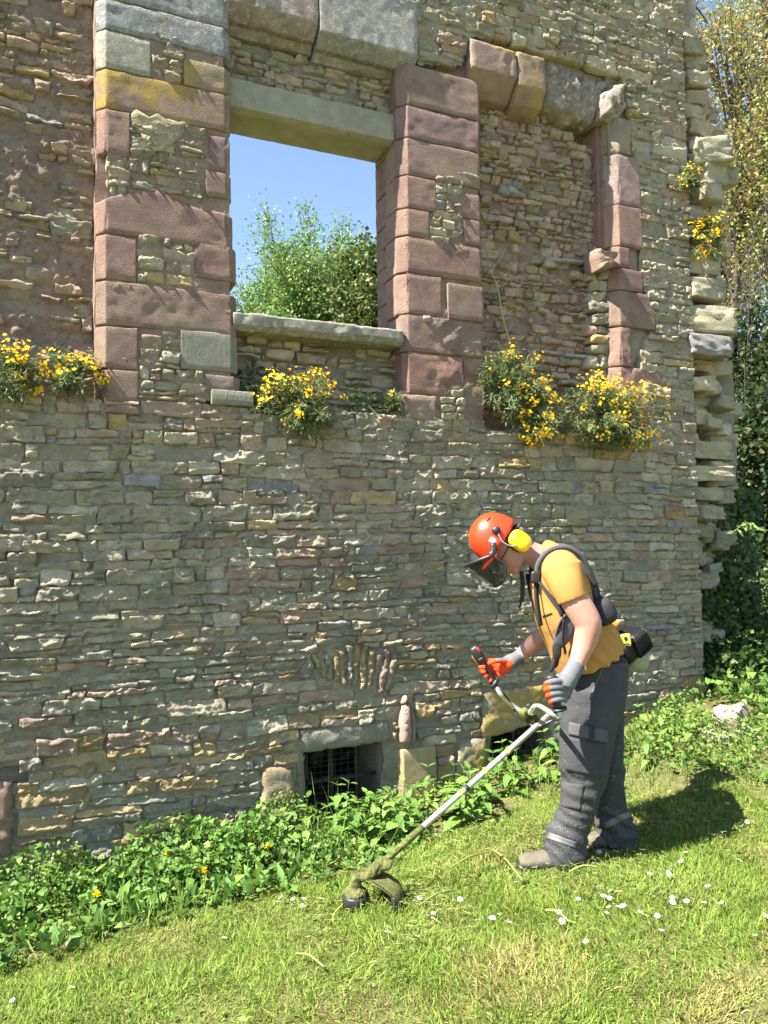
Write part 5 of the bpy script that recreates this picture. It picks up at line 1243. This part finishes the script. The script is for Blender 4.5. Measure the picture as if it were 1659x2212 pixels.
A = Acc().add(*rbox(RQ(1034, 1404, -.024), np.array([nrm(RT*.6-UP*.8), FW, nrm(UP*.6+RT*.8)]), (.014, .005, .007), 3)); cobj(A, 'stop_switch', M_RED, True, tg)
A = Acc().add(*tube(smooth_path([RQ(1072, 1478, -.02), P(1090, 1500, DRg-.05), P(1106, 1522, dC), P(1118, 1548, dC-.03), P(1140, 1560, dC-.03), P(1160, 1562, dC), sh(.70)+SU*.02, sh(.9)+SU*.03], 6), .0045, 8)); cobj(A, 'throttle_cable', M_BLACK)
A = Acc().add(*tube(smooth_path([P(1140, 1560, dC-.02), P(1155, 1570, dC-.04), P(1175, 1564, dC-.03), P(1192, 1556, dC)], 5), .004, 6)); cobj(A, 'suspension_ring', M_GREYP)
# engine behind his hip
EAX = np.array([SD, SS, SU]); EC = sh(1.0)
A = Acc().add(*rbox(sh(.965), EAX, (.07, .08, .062), 6)); A.add(*rbox(EC+SD*.01+SU*.012, EAX, (.062, .095, .058), 7))
for k in range(6): A.add(*rbox(EC+SD*(-.05+.02*k)-FW*.0+SU*.004, EAX, (.004, .104, .064), 8)); eng = cobj(A, 'engine', M_BLACK)
A = Acc().add(*tube(np.array([sh(.88), sh(.955)]), [.028, .055], 16)); cobj(A, 'clutch_housing', M_BLACK, True, eng)
tk = P(1372, 1424, DE+.02)
A = Acc().add(*rbox(tk, np.array([nrm(RT-UP*.12), FW, nrm(UP+RT*.3)]), (.058, .10, .055), 4)); tko = cobj(A, 'fuel_tank', M_TANK)
A = Acc().add(*tube(np.array([P(1379, 1404, DE-.03), P(1381, 1390, DE-.03)]), .026, 16)); cobj(A, 'tank_cap', M_BLACK, True, tko)
A = Acc().add(*rbox(P(1325, 1347, DE-.01), np.array([nrm(RT-UP*.5), FW, nrm(UP+RT*.5)]), (.028, .03, .018), 4)); cobj(A, 'spark_plug_cover', M_ORANGE, True, eng)
st_c = P(1354, 1383, DE-.125); sax = np.array([nrm(RT*.95+UP*.1), FW, nrm(UP-RT*.12)])
A = Acc().add(*rbox(P(1352, 1383, DE-.118), sax, (.026, .004, .034), 12)); cobj(A, 'warning_sticker', M_STICKER, False, eng)
A = Acc().add(*rbox(P(1352, 1380, DE-.123), sax, (.010, .002, .012), 2)); A.add(*rbox(P(1352, 1391, DE-.123), sax, (.017, .002, .003), 6)); A.add(*rbox(P(1353, 1396, DE-.123), sax, (.014, .002, .003), 6)); cobj(A, 'sticker_print', M_BLACK, False, eng)

# ================================================================== WALL FLOWERS, DAISIES, DANDELIONS
def wallflower(name, label, c, rx, ry, rz, nstem, nflower, seed, hang=.3, group='wallflowers growing out of the wall', leafcol_=(.135, .20, .07), flow=((.88, .60, .012), (.84, .40, .012)), up=(0, -.35, 1.0), fbias=0.0):
    """a bushy clump: stems fan out of the root, narrow grey-green leaves along them, clusters of four-petalled flowers at the tips"""
    r = np.random.default_rng(seed); c = np.asarray(c, float); o = thing(name, label, 'wallflower', c, group)
    up = nrm(np.asarray(up, float)); d = r.normal(size=(nstem, 3)); d = nrm(d+up*1.1); d[:, 1] = -np.abs(d[:, 1]+.25)
    low = r.random(nstem) < hang; d[low, 2] = -np.abs(d[low, 2])*.8
    tip = d*np.array([rx, ry, rz])*r.uniform(.55, 1.08, (nstem, 1)); tip[low] += np.array([0, -.03, -rz*.12])
    A = Acc(); LP, LD = [], []
    for k in range(nstem):
        mid = tip[k]*.5+np.array([0, 0, .05*rz]) ; pth = smooth_path([np.zeros(3)+r.normal(size=3)*.02, mid, tip[k]], 3)
        A.add(*tube(pth, np.linspace(.003, .0015, len(pth)), 4)[:2], None, (.17, .14, .08))
    A.obj('stems', M_TWIG, o)
    nl = int(nstem*30); k = r.integers(0, nstem, nl); t = r.uniform(.3, 1.0, nl)**.7; LPs = tip[k]*t[:, None]+r.normal(size=(nl, 3))*.014; LDs = nrm(nrm(tip[k])+r.normal(size=(nl, 3))*.75)
    L = r.uniform(.022, .05, nl); V, f = leaves(LPs, LDs, rdir(r, nl, .8), L, L*.2, .1, .25)
    cl = leafcol(r, nl, leafcol_, .28, (.27, .22, .14), .14); lf = Acc().add(V, None, f, rep5(cl)); props(lf.obj('foliage', M_LEAF, o), kind='stuff')
    A = Acc(); pick = r.permutation(nstem)
    sc = tip[:, 2]+fbias*tip[:, 0]; pick = pick[np.argsort(-(sc[pick]+r.normal(size=nstem)*rz*.55))][:max(3, nflower//7)]
    n = nflower; k = pick[r.integers(0, len(pick), n)]; fc = tip[k]*r.uniform(.97, 1.14, (n, 1))+np.array([0, -.012, .006])+r.normal(size=(n, 3))*.016; nn = nrm(nrm(tip[k])+np.array([0, -.55, .45])+r.normal(size=(n, 3))*.45)
    e1 = nrm(np.cross(nn, r.normal(size=(n, 3)))); e2 = np.cross(nn, e1); PP, DD, NN, CC = [], [], [], []
    mixc = r.random(n)[:, None]; colr = np.asarray(flow[0])*(1-mixc*.8)+np.asarray(flow[1])*mixc*.8
    for j, (a, b) in enumerate(((1, 0), (0, 1), (-1, 0), (0, -1))):
        PP.append(fc); DD.append(e1*a+e2*b+nn*.25); NN.append(nn); CC.append(colr*r.uniform(.85, 1.1, (n, 1)))
    L = np.tile(r.uniform(.0085, .0135, n), 4); V, f = leaves(np.concatenate(PP), np.concatenate(DD), np.concatenate(NN), L, L*1.05, -.05, .1)
    A.add(V, None, f, rep5(np.concatenate(CC))); props(A.obj('blossoms', M_PETAL, o), kind='stuff')
    return o
WF = wallflower
WF('wallflower', 'yellow wallflower at the far left of the ledge, cut by the picture edge', W(28, 815, .02), .22, .20, .17, 60, 190, 1)
WF('wallflower', 'yellow wallflower on the left ledge beside the pink pier', W(158, 818, .03), .19, .18, .15, 55, 170, 2, fbias=.3)
WF('wallflower', 'yellow wallflower clump hanging from the ledge below the open window', W(652, 880, -.01), .27, .22, .21, 110, 330, 3, .35)
WF('wallflower', 'small yellow wallflower tuft left of the clump under the open window', W(588, 868, .05), .12, .12, .11, 26, 90, 4, .1)
WF('wallflower', 'sparse dry wallflower under the right end of the open window sill', W(848, 880, .04), .10, .10, .10, 24, 8, 5, .2)
WF('wallflower', 'tall grey-green wallflower bush under the blocked window with blooms only at its top', W(1092, 850, .0), .27, .24, .30, 150, 130, 6, .2)
WF('wallflower', 'wallflower covered in bright yellow blooms hanging in the middle under the blocked window', W(1152, 890, -.03), .20, .22, .27, 95, 480, 7, .45)
WF('wallflower', 'broad wallflower bush at the right under the blocked window with blooms along its right side', W(1300, 905, -.02), .52, .30, .29, 230, 780, 8, .42, fbias=.7)
WF('wallflower', 'bright yellow wallflower high on the broken wall end', W(1522, 520, -.02), .19, .16, .19, 60, 330, 9, .2)
WF('wallflower', 'small wallflower with few yellow flowers, highest on the broken wall end', W(1484, 392, -.03), .12, .11, .12, 30, 70, 10, .3)
def leafy(name, label, cat, c, n, rad, lsz, colr, seed, group=None, alt=None, up=.4, flat=1.0):
    r = np.random.default_rng(seed); o = thing(name, label, cat, c, group)
    p = r.normal(size=(n, 3))*np.asarray(rad)*.5; D = nrm(p+rdir(r, n, up)*.05); L = r.uniform(.6, 1.2, n)*lsz
    V, f = leaves(p, nrm(D+r.normal(size=(n, 3))*.4), rdir(r, n, 1.0)-np.array([0, .7, 0]), L, L*.75); props(Acc().add(V, None, f, rep5(leafcol(r, n, colr, .3, alt, .25))).obj('foliage', M_LEAF, o), kind='stuff')
    A = Acc()
    for k in range(7): A.add(*tube(np.array([np.zeros(3), p[k]]), .0025, 4)[:2], None, (.1, .13, .05))
    A.obj('stems', M_TWIG, o); return o
leafy('ledge_weed', 'fresh green leafy weed on the ledge left of the window wallflower', 'weed', W(556, 865, .03), 70, (.10, .08, .10), .035, (.09, .18, .035), 41)
leafy('ledge_weed', 'pale green groundsel right of the window wallflower', 'weed', W(785, 868, .04), 80, (.12, .08, .13), .03, (.13, .23, .045), 42)
leafy('fern', 'dark fern tucked in the corner under the sill', 'fern', W(548, 822, .12), 60, (.11, .06, .10), .04, (.035, .07, .03), 43)
leafy('ledge_weed', 'tiny green tuft rooted at the top of the wall', 'weed', W(1302, 8, -.01), 60, (.13, .08, .1), .03, (.06, .12, .03), 44)
# dead twig standing against the blocked window
o = thing('dead_stem', 'thin pale dead stem leaning against the blocked window', 'dead stem', W(1112, 760, .05)); A = Acc(); c0 = W(1112, 760, .05)
tw = [W(a, b, .05)-c0 for a, b in ((1114, 775), (1100, 735), (1085, 680), (1075, 620), (1060, 585), (1052, 560))]; A.add(*tube(smooth_path(tw, 4), np.linspace(.006, .003, 21), 5)[:2], None, (.45, .37, .28))
for pts in (((1060, 585), (1080, 560), (1092, 535)), ((1075, 620), (1095, 612)), ((1082, 590), (1100, 598), (1112, 640)), ((1085, 680), (1105, 672)), ((1095, 722), (1108, 700))): A.add(*tube(smooth_path([W(a, b, .04)-c0 for a, b in pts], 4), .0022, 4)[:2], None, (.42, .35, .27))
A.obj('stem', M_TWIG, o)

# daisies: one head each, standing in the lawn
def daisy_mesh(nm, seed, tilt):
    r = np.random.default_rng(seed); A = Acc(); h = .045; n = 14; a = np.linspace(0, 2*np.pi, n, endpoint=False); c = np.array([0, 0, h]); nn = nrm(np.array([math.sin(tilt), -math.sin(tilt)*.5, math.cos(tilt)])); e1 = nrm(np.cross(nn, [0, 1, 0.])); e2 = np.cross(nn, e1)
    D = np.cos(a)[:, None]*e1+np.sin(a)[:, None]*e2+nn*.12; V, f = leaves(np.repeat(c[None], n, 0)+D*.003, D, np.repeat(nn[None], n, 0), r.uniform(.0095, .0125, n), np.full(n, .0058), 0, .05); A.add(V, None, f, (.80, .80, .78))
    A.add(*ellipsoid(c+nn*.0012, np.array([e1, e2, nn]), (.0046, .0046, .0026), 8, 5), (.75, .48, .02)); A.add(*tube(np.array([[0, 0, 0], c*.5+[.002, 0, 0], c]), .0012, 4)[:2], None, (.12, .2, .05)); return A.mesh(nm, M_PETAL)
DM = [daisy_mesh('daisy', k, t) for k, t in enumerate((.15, .5, .8, .3))]
near = [(836, 2034), (1000, 2078), (1067, 2006), (1104, 2012), (1252, 1958), (1215, 2016), (1280, 1880), (480, 2046), (385, 1944), (655, 1958), (560, 1890), (526, 1918), (490, 1900), (272, 1962), (310, 1975), (300, 1988), (268, 1906), (234, 2030), (145, 2060), (285, 2040), (330, 1940), (610, 1958), (632, 1958), (655, 1970), (506, 1886), (160, 2150), (1302, 1953), (1295, 1937), (1316, 1946), (1318, 1957), (1330, 1970), (1308, 1990), (1316, 1976), (1337, 1979), (1347, 1981), (1382, 1985), (1424, 2000), (1455, 1953), (1458, 1970), (1532, 1936), (1520, 1968), (1480, 1968), (1562, 1972), (1430, 2030), (1628, 2040), (1272, 2080), (1268, 2055), (1090, 2080), (1290, 1860), (1405, 1908), (1425, 1893), (1442, 1905), (1450, 1886), (1446, 1908), (1468, 1880), (1480, 1856), (1620, 1870), (1655, 2000), (1080, 1990), (910, 1958), (940, 1990), (985, 1930), (995, 1960), (905, 1960), (1055, 1886), (40, 2010), (60, 2090), (1180, 1930), (1598, 2190), (1500, 1720), (1612, 1790), (1628, 1790), (1560, 1690), (1440, 1630), (30, 2180), (1655, 1760), (1572, 1752), (1370, 1938), (1210, 1990)]
rng = random.Random(9)
for k, (a, b) in enumerate(near):
    p, d = G(a, b); zone = 'at the left of the lawn' if a < 700 else ('in front of the trimmer head' if a < 1150 else ('in the lawn in front of the worker' if b > 1905 else 'on the grass behind the worker'))
    o = link('daisy', DM[rng.randrange(4)]); o.location = [float(v) for v in p-np.array([0, 0, .004])]; o.rotation_euler = (rng.uniform(-.2, .2), rng.uniform(-.2, .2), rng.uniform(0, 6.28)); s = rng.uniform(.75, 1.1); o.scale = (s, s, s)
    props(o, 'small white daisy with a yellow eye '+zone, 'daisy', 'white daisies '+zone)
def dandelion(px, py, h, label, seed):
    p, d = G(px, py); p = P(px, py, d-.25*h/.2*0+0) if False else p
    r = np.random.default_rng(seed); o = thing('dandelion', label, 'dandelion', p, 'yellow dandelions among the weeds'); c = np.array([0, 0, h]); n = 42; D = rdir(r, n, .75); V, f = leaves(np.repeat(c[None], n, 0), D, rdir(r, n, 1), r.uniform(.017, .026, n), np.full(n, .007), 0, .1)
    Acc().add(V, None, f, (.85, .62, .015)).obj('flower_head', M_PETAL, o); A = Acc().add(*tube(smooth_path([(0, 0, 0), (.004, 0, h*.5), c], 3), .002, 5)[:2], None, (.16, .22, .08)); A.obj('stem', M_LEAF, o)
for k, (a, b, lab) in enumerate(((40, 1875, 'yellow dandelion farthest left, close against the wall'), (210, 1958, 'orange-yellow dandelion at the front edge of the weeds'), (362, 1866, 'dandelion standing highest of the left ones near the wall'), (441, 1905, 'dandelion in the middle of the weeds left of the trimmer'), (545, 1832, 'dandelion beside the tall grass stalks'), (580, 1850, 'small low dandelion nearest to the trimmer'))):
    x_, d_ = G(a, b+45); dandelion(a, b+45, 45*d_/F*1.0+.05, lab, 60+k)

# stones lying in the grass at the right
def rock(label, px, py, h, seed, colr, name='stone'):
    p, d = G(px, py); V, f, cc = chunk((0, 0, h[2]*.45), rot_ax(.15, .2, .6+seed), h, seed, colr, .2); o = link(name, mesh_np(name, V, f, M_STONE, cc, False)); o.location = [float(v) for v in p]; return props(o, label, 'stone', 'fallen stones in the grass')
rock('large pale pink fallen stone in the weeds at the right', 1578, 1578, (.12, .09, .10), 3, (.44, .345, .285)); rock('small pale fallen stone left of the large one', 1540, 1592, (.06, .05, .04), 4, (.42, .37, .30)); rock('small fallen stone right of the large one', 1618, 1590, (.07, .05, .035), 5, (.42, .38, .32)); rock('flat fallen stone just in front of the large one', 1568, 1600, (.08, .06, .03), 6, (.38, .34, .28))
# cut stalks lying on the lawn
A = Acc(); r = np.random.default_rng(3)
for k, (a, b, c_, d_) in enumerate(((1065, 1850, 1130, 1920), (970, 1893, 1060, 1855), (1180, 1985, 1230, 2010), (905, 1975, 985, 1940), (1230, 1900, 1290, 1890), (640, 2080, 700, 2110), (880, 1825, 930, 1800))):
    p, q = G(a, b)[0], G(c_, d_)[0]; up_ = np.array([0, 0, .035]); A = Acc().add(*tube(smooth_path([p+up_, (p+q)/2+up_*1.5, q+up_], 3), .0045, 6)[:2], None, (.26, .27, .09) if k % 2 else (.33, .36, .12))
    o = A.obj('cut_stalk', M_LEAF, None, True, p); props(o, 'cut green stalk lying on the mown grass near the trimmer', 'stalk', 'cut stalks on the lawn')

# ================================================================== TREES BEYOND THE WALL
def tree(label, base, height, crown_c, crown_r, nlimb, nleaf, lsz, colr, alt, frac, seed, group, twig=.5, trunk_r=.09, bark=(.14, .115, .085), droop=.2, lw=.55, airy=.35, name='tree'):
    """trunk, limbs and twigs grown towards points of the crown's volume, leaves in clusters along the twigs"""
    r = np.random.default_rng(seed); base = np.asarray(base, float); cc = np.asarray(crown_c, float)-base; cr = np.asarray(crown_r, float); o = thing(name, label, 'tree', base, group)
    top = cc+np.array([0, 0, cr[2]*.35]); tp = smooth_path([(0, 0, 0), top*.35+r.normal(size=3)*np.array([.12, .12, 0]), top*.7+r.normal(size=3)*np.array([.15, .15, 0]), top], 5)
    A = Acc().add(*tube(tp, np.linspace(trunk_r, trunk_r*.25, len(tp)), 9)[:2], None, bark); A.obj('trunk', M_BARK, o)
    B_ = Acc(); LP, LD = [], []
    for k in range(nlimb):
        u = nrm(r.normal(size=3)); u[2] = u[2]*.9+.15; rad = r.uniform(.55, 1.0)**.6*(1+.25*r.normal()*airy*2); tip = cc+u*cr*rad
        i = int(np.clip((tip[2]-cr[2]*.8)/max(top[2], .1)*len(tp)*.9, 2, len(tp)-3)); st = tp[i]; mid = st+(tip-st)*.5+np.array([0, 0, .12*cr[2]*r.random()])+r.normal(size=3)*.06*cr
        pth = smooth_path([st, mid, tip+np.array([0, 0, -droop*cr[2]*.12])], 5); B_.add(*tube(pth, np.linspace(trunk_r*.28, .004, len(pth)), 5)[:2], None, bark)
        for j in range(int(6*twig)+3):
            s = r.uniform(.35, 1.0); q = pth[int(s*(len(pth)-1))]; d = nrm(r.normal(size=3)+nrm(tip-st)*1.1+np.array([0, 0, -.25*droop])); L = cr.mean()*r.uniform(.15, .45); e = q+d*L; m = q+d*L*.5+np.array([0, 0, .06*L])
            pt2 = smooth_path([q, m, e+np.array([0, 0, -droop*L*.4])], 3); B_.add(*tube(pt2, np.linspace(.006, .0025, len(pt2)), 4)[:2], None, bark); LP.append(pt2); LD.append(np.repeat(d[None], len(pt2), 0))
    B_.obj('branches', M_BARK, o)
    LP = np.concatenate(LP); LD = np.concatenate(LD); k = r.integers(0, len(LP), nleaf); p = LP[k]+r.normal(size=(nleaf, 3))*lsz*1.6; D = nrm(LD[k]+r.normal(size=(nleaf, 3))*.9+np.array([0, 0, -.4*droop])); L = r.uniform(.6, 1.25, nleaf)*lsz
    V, f = leaves(p, D, rdir(r, nleaf, .9), L, L*lw, .12, .2); props(Acc().add(V, None, f, rep5(leafcol(r, nleaf, colr, .3, alt, frac))).obj('crown', M_LEAF, o), kind='stuff')
    return o
def tb(px, d):                                              # foot of a tree seen in column px at depth d
    p = P(px, 1250, d); return np.array([p[0], p[1], float(gz(min(p[0], 7), min(p[1], 1.5)))-.05])
tree('airy pale green tree seen through the open window', tb(690, 11.5), 6.5, P(665, 640, 11.5), (1.12, .9, 1.0), 64, 34000, .058, (.15, .26, .06), (.22, .32, .08), .3, 1, None, 1.3, airy=.4)
tree('arching thin-leaved spray of the bush left in the open window', tb(600, 11.0), 5.6, P(615, 720, 11.0), (.6, .6, .62), 30, 9000, .05, (.14, .25, .055), (.2, .3, .07), .3, 2, None, 1.0, .05, airy=.7)
tree('dark ivy-clad tree at the right of the open window', tb(800, 10.5), 6.2, P(800, 640, 10.5), (.48, .6, .95), 40, 11000, .06, (.075, .12, .03), (.22, .23, .06), .28, 3, None, .8, lw=.9, airy=.1)
for k, (px, d, py, r_, lab, nl, c1, c2, fr) in enumerate((
    (1600, 13.0, 180, (1.5, 1.3, 2.3), 'tall tree with bronze young leaves right of the wall top', 15000, (.30, .225, .075), (.25, .28, .075), .45),
    (1700, 12.0, 380, (1.3, 1.2, 1.9), 'bronze-leaved tree cut by the right edge of the picture', 14000, (.28, .22, .075), (.2, .25, .065), .45),
    (1570, 15.0, 560, (1.2, 1.2, 2.0), 'olive-leaved tree behind the broken wall end', 10000, (.22, .22, .07), (.26, .2, .07), .4),
    (1690, 17.0, -60, (2.2, 1.6, 2.2), 'green-topped tree at the upper right corner', 14000, (.24, .31, .07), (.3, .24, .08), .35))):
    tree(lab, tb(px, d), 9, P(px, py, d), r_, 52, int(nl*.8), .07, c1, c2, fr, 20+k, 'trees right of the ruin', 1.5, .11, (.10, .085, .065), .5, .6, .5)
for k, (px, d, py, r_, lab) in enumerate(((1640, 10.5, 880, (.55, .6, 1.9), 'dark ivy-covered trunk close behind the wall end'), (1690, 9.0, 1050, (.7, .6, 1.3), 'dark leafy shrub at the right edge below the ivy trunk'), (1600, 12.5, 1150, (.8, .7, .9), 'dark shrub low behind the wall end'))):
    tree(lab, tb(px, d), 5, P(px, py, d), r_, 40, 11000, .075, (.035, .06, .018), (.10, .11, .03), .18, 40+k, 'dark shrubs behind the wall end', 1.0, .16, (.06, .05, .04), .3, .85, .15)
# bare stems of the hedge against the sky
o = thing('bare_shrub', 'tangle of bare thin stems against the sky at the right edge', 'shrub', tb(1650, 11)); A = Acc(); r = np.random.default_rng(5); b0 = tb(1650, 11)
for k in range(70):
    a = P(r.uniform(1600, 1760), 1330, r.uniform(10, 12))-b0; h = r.uniform(2.5, 6); q = a+np.array([r.normal()*.4, r.normal()*.3, h]); A.add(*tube(smooth_path([a, (a+q)/2+r.normal(size=3)*.25, q], 5), np.linspace(.014, .004, 11), 5)[:2], None, (.085, .07, .05))
A.obj('stems', M_BARK, o)
# ivy on the shaded broken end, low down
A = Acc(); r = np.random.default_rng(8); n = 5200
px_ = r.uniform(1522, 1640, n); py_ = r.uniform(1060, 1480, n); P0 = np.array([W(a, b, .22+.25*r.random()) for a, b in zip(px_, py_)]); keep = fbm(P0*3.2, 2, 301)+.25+(py_-1250)/900 > 0; P0 = P0[keep]; n = len(P0)
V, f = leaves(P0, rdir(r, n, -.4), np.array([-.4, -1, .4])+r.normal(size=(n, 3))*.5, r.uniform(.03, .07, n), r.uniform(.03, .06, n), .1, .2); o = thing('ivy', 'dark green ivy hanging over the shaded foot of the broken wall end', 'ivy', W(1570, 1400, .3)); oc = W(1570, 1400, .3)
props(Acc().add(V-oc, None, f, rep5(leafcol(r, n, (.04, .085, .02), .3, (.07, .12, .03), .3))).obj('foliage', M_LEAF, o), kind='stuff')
# a light spray of leaves reaching in at the right
c0 = P(1632, 1150, 6.0); o = thing('leafy_twig', 'pale green sprig of leaves reaching in from the right edge', 'twig', c0); A = Acc(); tw = smooth_path([P(1700, 1160, 6.0)-c0, P(1640, 1140, 6.0)-c0, P(1612, 1130, 6.0)-c0, P(1585, 1148, 6.0)-c0], 4); A.add(*tube(tw, .003, 5)[:2], None, (.2, .2, .1)); A.obj('stem', M_TWIG, o)
r = np.random.default_rng(4); lm = None
for k in range(16):
    q = tw[3+k % 10]; d = nrm(np.array([-.5, -.2, .3*(1 if k % 2 else -1)])+r.normal(size=3)*.3); V, f = leaves(q[None], d[None], np.array([[-.2, -1, .5]])+r.normal(size=(1, 3))*.3, [.075], [.035]); link('leaf', mesh_np('leaf', V, [f], M_LEAF, np.broadcast_to((.20, .30, .09), V.shape)), o)
